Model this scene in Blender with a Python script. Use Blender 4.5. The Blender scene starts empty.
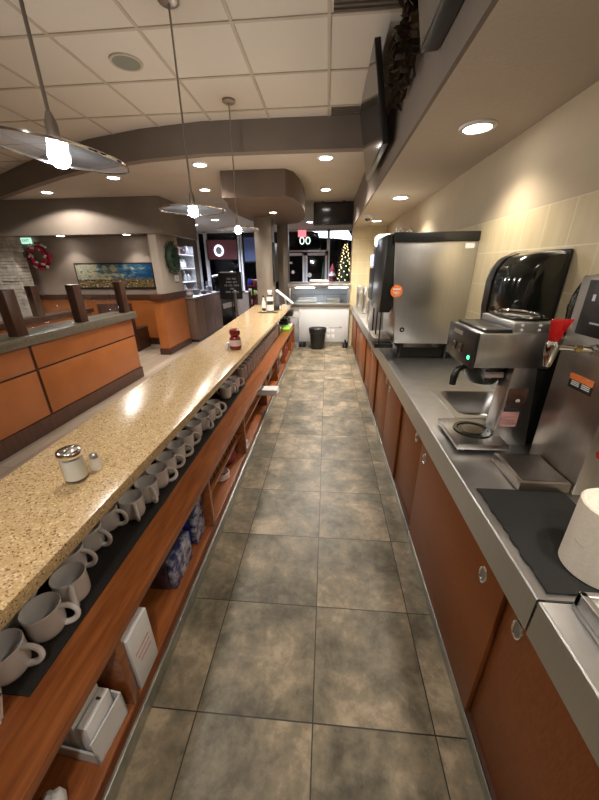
import bpy, bmesh, math, random
from mathutils import Vector, Matrix
random.seed(7)
S = bpy.context.scene
COL = S.collection
PI = math.pi

# ------------------------------------------------------------------ materials
def new_mat(name):
    m = bpy.data.materials.new(name); m.use_nodes = True
    nt = m.node_tree
    return m, nt, nt.nodes['Principled BSDF']

def world_pos(nt, scale=(1, 1, 1), local=False):
    if local:
        g = nt.nodes.new('ShaderNodeTexCoord'); out = g.outputs['Object']
    else:
        g = nt.nodes.new('ShaderNodeNewGeometry'); out = g.outputs['Position']
    mp = nt.nodes.new('ShaderNodeMapping')
    mp.inputs['Scale'].default_value = scale
    nt.links.new(out, mp.inputs['Vector'])
    return mp.outputs['Vector']

def noise(nt, vec, scale, detail=4, rough=.55):
    n = nt.nodes.new('ShaderNodeTexNoise')
    n.inputs['Scale'].default_value = scale; n.inputs['Detail'].default_value = detail
    n.inputs['Roughness'].default_value = rough
    nt.links.new(vec, n.inputs['Vector'])
    return n.outputs['Fac']

def ramp(nt, fac, stops):
    r = nt.nodes.new('ShaderNodeValToRGB')
    e = r.color_ramp.elements
    while len(e) < len(stops): e.new(.5)
    for k, (p, c) in enumerate(stops):
        e[k].position = p; e[k].color = (*c, 1)
    nt.links.new(fac, r.inputs['Fac'])
    return r.outputs['Color']

def bump(nt, bs, fac, strength=.2, dist=.01):
    b = nt.nodes.new('ShaderNodeBump')
    b.inputs['Strength'].default_value = strength; b.inputs['Distance'].default_value = dist
    nt.links.new(fac, b.inputs['Height']); nt.links.new(b.outputs['Normal'], bs.inputs['Normal'])

def mat(name, c1, c2=None, rough=.5, metal=0, scale=8, stretch=(1, 1, 1), bmp=0, lo=.35, hi=.65, coat=0, spec=None, local=False, rvar=0, detail=4):
    m, nt, bs = new_mat(name)
    bs.inputs['Roughness'].default_value = rough; bs.inputs['Metallic'].default_value = metal
    if coat: bs.inputs['Coat Weight'].default_value = coat; bs.inputs['Coat Roughness'].default_value = .12
    if spec is not None: bs.inputs['Specular IOR Level'].default_value = spec
    c2 = c2 or tuple(min(1, x * 1.08) for x in c1)
    f = noise(nt, world_pos(nt, stretch, local), scale, detail)
    nt.links.new(ramp(nt, f, [(lo, c1), (hi, c2)]), bs.inputs['Base Color'])
    if bmp: bump(nt, bs, f, bmp)
    if rvar:
        mr = nt.nodes.new('ShaderNodeMapRange')
        mr.inputs['From Min'].default_value = .3; mr.inputs['From Max'].default_value = .7
        mr.inputs['To Min'].default_value = rough - rvar; mr.inputs['To Max'].default_value = rough + rvar
        nt.links.new(f, mr.inputs['Value']); nt.links.new(mr.outputs['Result'], bs.inputs['Roughness'])
    return m

def emit(name, c, s):
    m, nt, bs = new_mat(name)
    bs.inputs['Base Color'].default_value = (*[min(1, x) for x in c], 1)
    bs.inputs['Emission Color'].default_value = (*c, 1); bs.inputs['Emission Strength'].default_value = s
    return m

def glass(name, tint=(1, 1, 1), alpha_mix=.85, rough=.03, body=None, refl=.55):
    """thin sheet: clear, mirror-like at grazing angles, with a little body colour when body is given"""
    m = bpy.data.materials.new(name); m.use_nodes = True
    nt = m.node_tree; nt.nodes.clear()
    o = nt.nodes.new('ShaderNodeOutputMaterial')
    t = nt.nodes.new('ShaderNodeBsdfTransparent'); t.inputs['Color'].default_value = (*tint, 1)
    base = t.outputs[0]
    if body:
        dfs = nt.nodes.new('ShaderNodeBsdfDiffuse'); dfs.inputs['Color'].default_value = (*body, 1)
        m0 = nt.nodes.new('ShaderNodeMixShader'); m0.inputs['Fac'].default_value = 1 - alpha_mix
        nt.links.new(t.outputs[0], m0.inputs[1]); nt.links.new(dfs.outputs[0], m0.inputs[2]); base = m0.outputs[0]
    g = nt.nodes.new('ShaderNodeBsdfGlossy'); g.inputs['Roughness'].default_value = rough
    lw = nt.nodes.new('ShaderNodeLayerWeight'); lw.inputs['Blend'].default_value = .5
    pw = nt.nodes.new('ShaderNodeMath'); pw.operation = 'POWER'; pw.inputs[1].default_value = 4; nt.links.new(lw.outputs['Facing'], pw.inputs[0])
    fr = nt.nodes.new('ShaderNodeMath'); fr.operation = 'MULTIPLY_ADD'; fr.inputs[1].default_value = refl; fr.inputs[2].default_value = .035; nt.links.new(pw.outputs[0], fr.inputs[0])
    mx = nt.nodes.new('ShaderNodeMixShader')
    nt.links.new(fr.outputs[0], mx.inputs['Fac']); nt.links.new(base, mx.inputs[1]); nt.links.new(g.outputs[0], mx.inputs[2]); nt.links.new(mx.outputs[0], o.inputs['Surface'])
    return m

def tile_mat():
    m, nt, bs = new_mat('slate_tile')
    p = world_pos(nt)
    v = nt.nodes.new('ShaderNodeVectorMath'); v.operation = 'SCALE'; v.inputs['Scale'].default_value = 1 / .457
    nt.links.new(p, v.inputs[0])
    fl = nt.nodes.new('ShaderNodeVectorMath'); fl.operation = 'FLOOR'; nt.links.new(v.outputs[0], fl.inputs[0])
    wn = nt.nodes.new('ShaderNodeTexWhiteNoise'); nt.links.new(fl.outputs[0], wn.inputs['Vector'])
    off = nt.nodes.new('ShaderNodeVectorMath'); off.operation = 'MULTIPLY_ADD'
    nt.links.new(wn.outputs['Color'], off.inputs[0]); off.inputs[1].default_value = (7, 7, 7); nt.links.new(p, off.inputs[2])
    n1 = noise(nt, off.outputs[0], 3.3, 10, .64); n2 = noise(nt, off.outputs[0], 17, 8, .7)
    for nd in nt.nodes:
        if nd.type == 'TEX_NOISE': nd.inputs['Distortion'].default_value = .3
    ad = nt.nodes.new('ShaderNodeMath'); ad.operation = 'MULTIPLY_ADD'
    nt.links.new(n2, ad.inputs[0]); ad.inputs[1].default_value = .45; nt.links.new(n1, ad.inputs[2])
    ad2 = nt.nodes.new('ShaderNodeMath'); ad2.operation = 'MULTIPLY_ADD'
    nt.links.new(wn.outputs['Value'], ad2.inputs[0]); ad2.inputs[1].default_value = .05; nt.links.new(ad.outputs[0], ad2.inputs[2])
    col = ramp(nt, ad2.outputs[0], [(.55, (.055, .045, .029)), (.65, (.105, .087, .055)), (.73, (.155, .130, .085)), (.81, (.22, .175, .115)), (.92, (.36, .285, .19))])
    fr = nt.nodes.new('ShaderNodeVectorMath'); fr.operation = 'FRACTION'; nt.links.new(v.outputs[0], fr.inputs[0])
    sp = nt.nodes.new('ShaderNodeSeparateXYZ'); nt.links.new(fr.outputs[0], sp.inputs[0])
    ds = []
    for ax in ('X', 'Y'):
        pp = nt.nodes.new('ShaderNodeMath'); pp.operation = 'PINGPONG'; pp.inputs[1].default_value = .5
        nt.links.new(sp.outputs[ax], pp.inputs[0]); ds.append(pp.outputs[0])
    mn = nt.nodes.new('ShaderNodeMath'); mn.operation = 'MINIMUM'
    nt.links.new(ds[0], mn.inputs[0]); nt.links.new(ds[1], mn.inputs[1])
    gt = nt.nodes.new('ShaderNodeMath'); gt.operation = 'GREATER_THAN'; gt.inputs[1].default_value = .0052
    nt.links.new(mn.outputs[0], gt.inputs[0])
    mx = nt.nodes.new('ShaderNodeMixRGB'); mx.inputs['Color1'].default_value = (.018, .015, .012, 1)
    nt.links.new(gt.outputs[0], mx.inputs['Fac']); nt.links.new(col, mx.inputs['Color2'])
    nt.links.new(mx.outputs[0], bs.inputs['Base Color'])
    bs.inputs['Roughness'].default_value = .42
    mul = nt.nodes.new('ShaderNodeMath'); mul.operation = 'MULTIPLY_ADD'; mul.inputs[1].default_value = 1.2
    nt.links.new(gt.outputs[0], mul.inputs[0]); nt.links.new(ad.outputs[0], mul.inputs[2])
    bump(nt, bs, mul.outputs[0], .12, .01)
    return m

def grid_wall_mat(name, c1, c2, grout, su, sv, axis_u, off_v, gw=.006):
    """square wall tiles with thin grout lines, seen in world position (axis_u, Z)"""
    m, nt, bs = new_mat(name)
    p = world_pos(nt)
    sp = nt.nodes.new('ShaderNodeSeparateXYZ'); nt.links.new(p, sp.inputs[0])
    ds = []
    for ax, s, o in ((axis_u, su, .0), ('Z', sv, off_v)):
        a = nt.nodes.new('ShaderNodeMath'); a.operation = 'SUBTRACT'; a.inputs[1].default_value = o
        nt.links.new(sp.outputs[ax], a.inputs[0])
        pp = nt.nodes.new('ShaderNodeMath'); pp.operation = 'PINGPONG'; pp.inputs[1].default_value = s / 2
        nt.links.new(a.outputs[0], pp.inputs[0]); ds.append(pp.outputs[0])
    mn = nt.nodes.new('ShaderNodeMath'); mn.operation = 'MINIMUM'
    nt.links.new(ds[0], mn.inputs[0]); nt.links.new(ds[1], mn.inputs[1])
    gt = nt.nodes.new('ShaderNodeMath'); gt.operation = 'GREATER_THAN'; gt.inputs[1].default_value = gw / 2
    nt.links.new(mn.outputs[0], gt.inputs[0])
    col = ramp(nt, noise(nt, world_pos(nt, (1, 3, .6)), 5, 5), [(.35, c1), (.65, c2)])
    mx = nt.nodes.new('ShaderNodeMixRGB'); mx.inputs['Color1'].default_value = (*grout, 1)
    nt.links.new(gt.outputs[0], mx.inputs['Fac']); nt.links.new(col, mx.inputs['Color2'])
    nt.links.new(mx.outputs[0], bs.inputs['Base Color']); bs.inputs['Roughness'].default_value = .38
    bump(nt, bs, gt.outputs[0], .15, .004)
    return m

def granite_mat():
    m, nt, bs = new_mat('granite')
    p = world_pos(nt)
    vo = nt.nodes.new('ShaderNodeTexVoronoi'); vo.inputs['Scale'].default_value = 230
    nt.links.new(p, vo.inputs['Vector'])
    sp = nt.nodes.new('ShaderNodeSeparateColor'); nt.links.new(vo.outputs['Color'], sp.inputs[0])
    c = ramp(nt, sp.outputs[0], [(0, (.16, .085, .035)), (.07, (.24, .14, .06)), (.12, (.46, .305, .145)), (.5, (.53, .365, .18)), (.86, (.57, .405, .22)), (.94, (.70, .55, .35))])
    n = noise(nt, p, 30, 3)
    mx = nt.nodes.new('ShaderNodeMixRGB'); mx.blend_type = 'MULTIPLY'; mx.inputs['Fac'].default_value = .5
    nt.links.new(c, mx.inputs['Color1']); nt.links.new(ramp(nt, n, [(.3, (.72, .7, .66)), (.7, (1, 1, 1))]), mx.inputs['Color2'])
    nt.links.new(mx.outputs[0], bs.inputs['Base Color'])
    bs.inputs['Roughness'].default_value = .24; bs.inputs['Coat Weight'].default_value = .3; bs.inputs['Coat Roughness'].default_value = .18
    return m

def plank_mat():
    m, nt, bs = new_mat('plank_floor')
    br = nt.nodes.new('ShaderNodeTexBrick')
    mp = nt.nodes.new('ShaderNodeMapping'); mp.inputs['Rotation'].default_value = (0, 0, PI / 2)
    g = nt.nodes.new('ShaderNodeNewGeometry'); nt.links.new(g.outputs['Position'], mp.inputs['Vector'])
    nt.links.new(mp.outputs[0], br.inputs['Vector'])
    br.inputs['Scale'].default_value = 1; br.inputs['Brick Width'].default_value = 1.2; br.inputs['Row Height'].default_value = .16
    br.inputs['Mortar Size'].default_value = .003
    br.inputs['Color1'].default_value = (.30, .235, .18, 1); br.inputs['Color2'].default_value = (.40, .325, .255, 1); br.inputs['Mortar'].default_value = (.15, .12, .09, 1)
    n = noise(nt, world_pos(nt, (8, .7, 1)), 3, 6)
    mx = nt.nodes.new('ShaderNodeMixRGB'); mx.blend_type = 'MULTIPLY'; mx.inputs['Fac'].default_value = .6
    nt.links.new(br.outputs['Color'], mx.inputs['Color1']); nt.links.new(ramp(nt, n, [(.3, (.6, .57, .52)), (.7, (1, 1, 1))]), mx.inputs['Color2'])
    nt.links.new(mx.outputs[0], bs.inputs['Base Color']); bs.inputs['Roughness'].default_value = .35
    return m

def mural_mat():
    m, nt, bs = new_mat('landscape_print')
    tc = nt.nodes.new('ShaderNodeTexCoord'); sp = nt.nodes.new('ShaderNodeSeparateXYZ'); nt.links.new(tc.outputs['Generated'], sp.inputs[0])
    mp = nt.nodes.new('ShaderNodeMapping'); mp.inputs['Scale'].default_value = (5, 1, 3); nt.links.new(tc.outputs['Generated'], mp.inputs['Vector'])
    n = noise(nt, mp.outputs[0], 2.2, 6)
    adx = nt.nodes.new('ShaderNodeMath'); adx.operation = 'MULTIPLY_ADD'; nt.links.new(sp.outputs['X'], adx.inputs[0]); adx.inputs[1].default_value = -.32; nt.links.new(n, adx.inputs[2])
    sky = ramp(nt, adx.outputs[0], [(.16, (.015, .07, .20)), (.28, (.05, .17, .30)), (.36, (.22, .27, .22)), (.44, (.62, .58, .36)), (.54, (.30, .33, .33)), (.62, (.7, .72, .72))])
    mp2 = nt.nodes.new('ShaderNodeMapping'); mp2.inputs['Scale'].default_value = (22, 1, 9); nt.links.new(tc.outputs['Generated'], mp2.inputs['Vector'])
    n2 = noise(nt, mp2.outputs[0], 1.6, 3)
    land = ramp(nt, n2, [(.35, (.015, .025, .03)), (.45, (.07, .09, .03)), (.53, (.20, .17, .06)), (.58, (.28, .05, .04)), (.66, (.75, .68, .62))])
    ad = nt.nodes.new('ShaderNodeMath'); ad.operation = 'MULTIPLY_ADD'; nt.links.new(n, ad.inputs[0]); ad.inputs[1].default_value = .5; nt.links.new(sp.outputs['Z'], ad.inputs[2])
    gt = nt.nodes.new('ShaderNodeMath'); gt.operation = 'GREATER_THAN'; gt.inputs[1].default_value = .62; nt.links.new(ad.outputs[0], gt.inputs[0])
    mx = nt.nodes.new('ShaderNodeMixRGB'); nt.links.new(gt.outputs[0], mx.inputs['Fac']); nt.links.new(land, mx.inputs['Color1']); nt.links.new(sky, mx.inputs['Color2'])
    nt.links.new(mx.outputs[0], bs.inputs['Base Color']); bs.inputs['Roughness'].default_value = .3
    return m

M = dict(
    tile=tile_mat(), granite=granite_mat(), plank=plank_mat(), mural=mural_mat(),
    walltile=grid_wall_mat('cream_wall_tile', (.57, .465, .275), (.65, .545, .345), (.72, .65, .48), .205, .205, 'Y', 1.695),
    walltile2=grid_wall_mat('cream_pillar_tile', (.57, .465, .275), (.65, .545, .345), (.72, .65, .48), .205, .205, 'X', 1.695),
    ceil=mat('ceiling_tile', (.60, .55, .48), (.66, .61, .53), .9, scale=160, bmp=.25),
    tbar=mat('ceiling_grid', (.44, .38, .30), None, .6),
    grille=mat('dark_ceiling_vent', (.10, .08, .06), None, .7),
    paint=mat('taupe_paint', (.170, .138, .112), (.19, .155, .126), .8, scale=3),
    paintdark=mat('dark_brown_paint', (.105, .07, .05), (.12, .08, .055), .7, scale=3),
    soffit=mat('soffit_paint', (.50, .435, .375), (.53, .465, .40), .75, scale=60, bmp=.15),
    lowceil=mat('light_ceiling_paint', (.46, .415, .37), (.49, .445, .395), .8, scale=3),
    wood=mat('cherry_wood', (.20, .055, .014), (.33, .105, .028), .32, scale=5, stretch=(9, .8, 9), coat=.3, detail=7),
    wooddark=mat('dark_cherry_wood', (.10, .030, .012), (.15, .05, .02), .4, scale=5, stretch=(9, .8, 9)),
    lam=mat('cherry_laminate', (.19, .055, .015), (.23, .072, .020), .45, scale=60, stretch=(4, 4, .5), spec=.25),
    laminner=mat('dark_cabinet', (.05, .018, .008), None, .6),
    orange=mat('orange_laminate', (.32, .098, .022), (.375, .12, .03), .4, scale=3),
    darkwood=mat('espresso_wood', (.05, .018, .010), (.075, .03, .016), .4, scale=4, stretch=(9, 9, 1)),
    stonecap=mat('grey_stone_cap', (.10, .085, .058), (.15, .125, .09), .3, scale=40),
    steel=mat('brushed_steel', (.50, .49, .47), (.58, .57, .55), .36, 1, scale=9, stretch=(1, 25, 1), lo=.1, hi=.9),
    steelv=mat('brushed_steel_upright', (.58, .57, .56), (.66, .65, .64), .30, 1, scale=5, stretch=(14, 14, .3), lo=.1, hi=.9),
    steelcounter=mat('worn_steel', (.48, .47, .46), (.62, .61, .60), .36, 1, scale=14, lo=.1, hi=.9, detail=8),
    teasteel=mat('satin_steel', (.38, .34, .30), (.45, .41, .36), .30, 1, scale=5, stretch=(14, 14, .3), lo=.1, hi=.9),
    chrome=mat('chrome', (.8, .8, .8), None, .08, 1),
    alu=mat('aluminium_strip', (.42, .44, .40), (.55, .56, .52), .38, 1, scale=20),
    black=mat('black_plastic', (.012, .012, .012), (.018, .018, .017), .28),
    blackmat=mat('black_rubber', (.008, .0075, .007), (.013, .012, .011), .75, scale=220, bmp=.5),
    rubber=mat('shelf_rubber', (.010, .008, .007), (.016, .013, .011), .9, scale=220, bmp=.4),
    blackgloss=mat('smoked_black_plastic', (.012, .014, .011), (.016, .018, .014), .12, coat=.6),
    screen=mat('dark_screen', (.010, .010, .012), None, .10, coat=.2),
    ceramic=mat('white_ceramic', (.74, .73, .73), (.78, .77, .77), .14, scale=3, coat=.4),
    white=mat('white_plastic', (.72, .72, .72), (.76, .76, .76), .35, scale=3),
    paper=mat('white_paper', (.78, .77, .76), (.84, .83, .82), .8, scale=10),
    cream=mat('cream_paper', (.76, .68, .56), (.82, .74, .62), .9, scale=120, bmp=.1),
    card=mat('white_card', (.70, .69, .68), (.74, .73, .72), .5, scale=5),
    ink=mat('dark_ink', (.03, .03, .035), None, .6),
    redink=mat('faded_red_ink', (.55, .28, .26), None, .6),
    blue=mat('blue_wrapper', (.015, .02, .22), (.03, .05, .38), .25, scale=20),
    silver=mat('clear_wrapper', (.05, .06, .17), (.55, .57, .66), .2, .2, scale=22, bmp=.8, lo=.42, hi=.66, detail=7),
    darkpack=mat('dark_wrapper', (.03, .02, .03), (.07, .05, .07), .3, scale=18, bmp=.6),
    red=mat('red_plastic', (.45, .012, .012), (.5, .02, .02), .25),
    redclear=glass('clear_red_plastic', (1, .22, .2), .55, .05, (.55, .015, .02)),
    ketchup=mat('ketchup_red', (.16, .012, .01), (.20, .016, .012), .2),
    label=mat('pale_label', (.62, .48, .44), (.66, .52, .48), .5),
    orangest=mat('orange_sticker', (.85, .20, .04), (.9, .26, .07), .5, scale=60),
    pinklabel=mat('pink_label', (.45, .22, .20), (.55, .30, .28), .4, scale=40),
    brownlabel=mat('brown_label', (.06, .03, .022), (.10, .05, .035), .4, scale=60),
    gold=mat('brass', (.55, .42, .18), None, .25, 1),
    sugar=mat('white_sugar', (.82, .78, .72), (.86, .83, .77), .9, scale=300, bmp=.2),
    glass=glass('clear_glass', (.97, .98, .98), .86),
    tumbler=glass('smoky_plastic', (.84, .80, .79), .6, .10, (.72, .67, .67), .9),
    pane=glass('window_glass', (.95, .97, 1), .9),
    discglass=glass('pendant_glass', (.97, .98, 1), .99, .05, (.5, .55, .6), .22),
    green=mat('green_packet', (.25, .55, .05), (.3, .62, .08), .5),
    greenleaf=mat('fir_needles', (.010, .026, .013), (.02, .048, .022), .7, scale=30),
    redcloth=mat('dark_red_cloth', (.16, .012, .025), (.2, .02, .03), .8, scale=20),
    redball=mat('red_bauble', (.55, .02, .06), (.6, .03, .08), .25),
    whiteball=mat('white_bauble', (.75, .68, .66), None, .4),
    leafbrown=mat('dried_leaves', (.035, .02, .011), (.07, .042, .022), .7, scale=30),
    leafgold=mat('gold_leaves', (.14, .09, .035), None, .6),
    stone=mat('stacked_stone', (.40, .37, .32), (.66, .63, .57), .85, scale=7, bmp=.6, detail=8),
    frame=mat('silver_frame', (.55, .55, .58), None, .35, .6),
    whiteframe=mat('white_frame', (.72, .72, .76), None, .4),
    cabwhite=mat('white_cabinet', (.64, .65, .66), (.68, .69, .70), .3, scale=3),
    concrete=mat('dark_asphalt', (.02, .02, .022), None, .9),
    night=mat('dark_facade', (.012, .013, .018), None, .9),
    greybrown=mat('grey_brown_laminate', (.13, .075, .05), (.17, .10, .07), .45, scale=4, stretch=(9, 9, .8)),
    pillar=mat('bronze_metal_panel', (.24, .20, .165), (.28, .24, .20), .4, .5, scale=3),
    bagblack=mat('bin_liner', (.014, .014, .015), (.03, .03, .032), .3, scale=25, bmp=.6),
    speakergrey=mat('grey_green_grille', (.20, .21, .17), None, .8, scale=500),
    board=mat('black_letter_board', (.012, .014, .014), None, .5),
    lamp=emit('lamp_diffuser', (1, .95, .87), 22),
    bulb=emit('bulb_glow', (1, .96, .92), 60),
    lens_far=emit('cool_lamp_diffuser', (.86, .9, 1), 26),
    greenled=emit('green_led', (.05, 1, .3), 5),
    exitred=emit('exit_red', (1, .22, .27), 1.3),
    exitgreen=emit('exit_green', (.55, .95, .75), .9),
    neon=emit('white_neon', (.75, .95, .85), 1.4),
    signglow=emit('white_sign_glow', (.85, .95, 1), 7),
    bluepane=emit('blue_pane_glow', (.03, .045, .11), .4),  # glow of a dark blue window pane
    maroonreflect=emit('maroon_glow', (.10, .03, .035), .25),  # window reflection put into the colour as a glow
    warmdot=emit('warm_fairy_light', (1, .75, .4), 2.2),
    ringsign=emit('round_sign_glow', (.8, .85, 1), 2.0),
    capglow=emit('lit_white_cap', (.9, 1, .95), .8),
    lilac=emit('lit_lilac_panel', (.5, .52, .85), .7),
)

# ------------------------------------------------------------------ mesh builder
class MB:
    def __init__(s): s.bm = bmesh.new()
    def box(s, a, b, bev=0, seg=2, mtx=None):
        x0, y0, z0 = [min(p, q) for p, q in zip(a, b)]; x1, y1, z1 = [max(p, q) for p, q in zip(a, b)]
        v = [s.bm.verts.new((x, y, z)) for x in (x0, x1) for y in (y0, y1) for z in (z0, z1)]
        fs = [s.bm.faces.new([v[i] for i in f]) for f in ((0, 1, 3, 2), (4, 6, 7, 5), (0, 4, 5, 1), (2, 3, 7, 6), (0, 2, 6, 4), (1, 5, 7, 3))]
        if mtx is not None: bmesh.ops.transform(s.bm, matrix=mtx, verts=v)
        if bev:
            es = list({e for f in fs for e in f.edges})
            bmesh.ops.bevel(s.bm, geom=es, offset=bev, segments=seg, affect='EDGES', profile=.5, clamp_overlap=True)
        return s
    def prism(s, pts, ax, a, b, bev=0):
        """polygon pts (2D) extruded along axis ax from a to b; 2D axes are the other two in xyz order"""
        def P(p, t):
            q = list(p); q.insert(ax, t); return q
        lo = [s.bm.verts.new(P(p, a)) for p in pts]; hi = [s.bm.verts.new(P(p, b)) for p in pts]
        n = len(pts)
        fs = [s.bm.faces.new(lo), s.bm.faces.new(hi[::-1])]
        for i in range(n):
            fs.append(s.bm.faces.new([lo[i], hi[i], hi[(i + 1) % n], lo[(i + 1) % n]]))
        bmesh.ops.recalc_face_normals(s.bm, faces=fs)
        if bev:
            es = list({e for f in fs for e in f.edges})
            bmesh.ops.bevel(s.bm, geom=es, offset=bev, segments=2, affect='EDGES', profile=.5, clamp_overlap=True)
        return s
    def cyl(s, p0, p1, r0, r1=None, seg=24):
        r1 = r0 if r1 is None else r1
        p0, p1 = Vector(p0), Vector(p1); d = (p1 - p0).normalized()
        a = d.orthogonal().normalized(); b = d.cross(a)
        A = [s.bm.verts.new(p0 + (a * math.cos(t) + b * math.sin(t)) * r0) for t in [2 * PI * k / seg for k in range(seg)]]
        B = [s.bm.verts.new(p1 + (a * math.cos(t) + b * math.sin(t)) * r1) for t in [2 * PI * k / seg for k in range(seg)]]
        s.bm.faces.new(A[::-1]); s.bm.faces.new(B)
        for k in range(seg): s.bm.faces.new([A[k], A[(k + 1) % seg], B[(k + 1) % seg], B[k]])
        return s
    def lathe(s, prof, c=(0, 0, 0), seg=32, sx=1, sy=1, flute=0, nfl=0):
        c = Vector(c); rings = []
        for r, z in prof:
            if r < 1e-6: rings.append([s.bm.verts.new(c + Vector((0, 0, z)))])
            else:
                ring = []
                for k in range(seg):
                    t = 2 * PI * k / seg
                    rr = r * (1 + (flute * math.cos(nfl * t) if nfl else 0))
                    ring.append(s.bm.verts.new(c + Vector((rr * math.cos(t) * sx, rr * math.sin(t) * sy, z))))
                rings.append(ring)
        for A, B in zip(rings, rings[1:]):
            for k in range(seg):
                a0, a1 = A[k % len(A)], A[(k + 1) % len(A)]; b0, b1 = B[k % len(B)], B[(k + 1) % len(B)]
                vs = []
                for q in (a0, a1, b1, b0):
                    if q not in vs: vs.append(q)
                if len(vs) > 2: s.bm.faces.new(vs)
        return s
    def tube(s, path, r, seg=8, closed=False, flat=1):
        P = [Vector(p) for p in path]; n = len(P); rings = []
        up = None
        for i, p in enumerate(P):
            if closed: d = (P[(i + 1) % n] - P[i - 1]).normalized()
            else: d = (P[min(i + 1, n - 1)] - P[max(i - 1, 0)]).normalized()
            if up is None: up = d.orthogonal().normalized()
            a = (up - d * up.dot(d)).normalized(); up = a; b = d.cross(a)
            rr = r[i] if isinstance(r, (list, tuple)) else r
            rings.append([s.bm.verts.new(p + (a * math.cos(t) + b * math.sin(t) * flat) * rr) for t in [2 * PI * k / seg for k in range(seg)]])
        pairs = list(zip(rings, rings[1:])) + ([(rings[-1], rings[0])] if closed else [])
        for A, B in pairs:
            for k in range(seg): s.bm.faces.new([A[k], A[(k + 1) % seg], B[(k + 1) % seg], B[k]])
        if not closed: s.bm.faces.new(rings[0][::-1]); s.bm.faces.new(rings[-1])
        return s
    def ball(s, c, r, sc=(1, 1, 1), u=16, v=10):
        mt = Matrix.Translation(c) @ Matrix.Diagonal((*sc, 1))
        bmesh.ops.create_uvsphere(s.bm, u_segments=u, v_segments=v, radius=r, matrix=mt); return s
    def quad(s, *pts):
        s.bm.faces.new([s.bm.verts.new(p) for p in pts]); return s
    def build(s, name, m, parent=None, ang=35, keep=False):
        bm = s.bm
        bmesh.ops.recalc_face_normals(bm, faces=bm.faces)
        xs = [v.co for v in bm.verts]
        lo = Vector([min(v[i] for v in xs) for i in range(3)]); hi = Vector([max(v[i] for v in xs) for i in range(3)])
        c = Vector(((lo.x + hi.x) / 2, (lo.y + hi.y) / 2, lo.z))
        if keep: c = Vector((0, 0, 0))
        bmesh.ops.translate(bm, verts=bm.verts, vec=-c)
        me = bpy.data.meshes.new(name); bm.to_mesh(me); bm.free()
        for p in me.polygons: p.use_smooth = True
        me.set_sharp_from_angle(angle=math.radians(ang))
        me.materials.append(M[m] if isinstance(m, str) else m)
        o = bpy.data.objects.new(name, me); COL.objects.link(o)
        o.location = c
        if parent is not None:
            o.parent = parent; o.location = c - wloc(parent)
        return o

def wloc(o):
    v = Vector(o.location)
    while o.parent: o = o.parent; v = v + Vector(o.location)
    return v
def B(a, b, bev=0): return MB().box(a, b, bev)
def tag(o, label=None, cat=None, group=None, kind=None):
    if label: o['label'] = label
    if cat: o['category'] = cat
    if group: o['group'] = group
    if kind: o['kind'] = kind
    return o
def empty(name, loc, label=None, cat=None, group=None):
    o = bpy.data.objects.new(name, None); COL.objects.link(o); o.location = loc; o.empty_display_size = .05
    return tag(o, label, cat, group)
def struct(o): o['kind'] = 'structure'; return o
def copy_tree(o, parent=None):
    c = o.copy(); COL.objects.link(c)
    if parent is not None: c.parent = parent
    for ch in list(o.children): copy_tree(ch, c)
    return c
ORD = ['first', 'second', 'third', 'fourth', 'fifth', 'sixth', 'seventh', 'eighth', 'ninth', 'tenth', 'eleventh', 'twelfth', 'thirteenth', 'fourteenth', 'fifteenth', 'sixteenth', 'seventeenth', 'eighteenth', 'nineteenth', 'twentieth', 'twenty-first', 'twenty-second', 'twenty-third', 'twenty-fourth', 'twenty-fifth', 'twenty-sixth']
def text(s, size, mtx, m, name, parent, ext=.002, align='CENTER'):
    cu = bpy.data.curves.new(name, 'FONT'); cu.body = s; cu.size = size; cu.extrude = ext; cu.align_x = align; cu.align_y = 'CENTER'
    t = bpy.data.objects.new(name, cu); COL.objects.link(t)
    bpy.context.view_layer.update()
    me = bpy.data.meshes.new_from_object(t.evaluated_get(bpy.context.evaluated_depsgraph_get()))
    bpy.data.objects.remove(t); bpy.data.curves.remove(cu)
    me.materials.append(M[m]); me.transform(mtx)
    o = bpy.data.objects.new(name, me); COL.objects.link(o)
    if parent is not None:
        me.transform(Matrix.Translation(-wloc(parent))); o.parent = parent
    return o
def spot(loc, energy, color=(1, .92, .82), size=125, blend=.7, r=.05, tgt=None):
    l = bpy.data.lights.new('lamp_light', 'SPOT'); l.energy = energy; l.color = color; l.spot_size = math.radians(size); l.spot_blend = blend; l.shadow_soft_size = r
    o = bpy.data.objects.new('lamp_light', l); COL.objects.link(o); o.location = loc; return o
def point(loc, energy, color=(1, .9, .78), r=.04):
    l = bpy.data.lights.new('bulb_light', 'POINT'); l.energy = energy; l.color = color; l.shadow_soft_size = r
    o = bpy.data.objects.new('bulb_light', l); COL.objects.link(o); o.location = loc; return o

# ------------------------------------------------------------------ camera (18 in floor tiles gave the perspective)
yaw, pitch, roll = .0848, .3932, -.0101
fw = Vector((-math.sin(yaw) * math.cos(pitch), math.cos(yaw) * math.cos(pitch), -math.sin(pitch)))
r0 = Vector((math.cos(yaw), math.sin(yaw), 0)); u0 = r0.cross(fw)
rr = r0 * math.cos(roll) + u0 * math.sin(roll); uu = u0 * math.cos(roll) - r0 * math.sin(roll)
cam = bpy.data.cameras.new('camera'); cam.sensor_fit = 'HORIZONTAL'; cam.sensor_width = 36; cam.lens = 319.8 / 599 * 36
cam.clip_start = .02; cam.clip_end = 100
co = bpy.data.objects.new('camera', cam); COL.objects.link(co)
co.matrix_world = Matrix(((rr.x, uu.x, -fw.x, .018), (rr.y, uu.y, -fw.y, -1.572), (rr.z, uu.z, -fw.z, 1.614), (0, 0, 0, 1)))
S.camera = co

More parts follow.
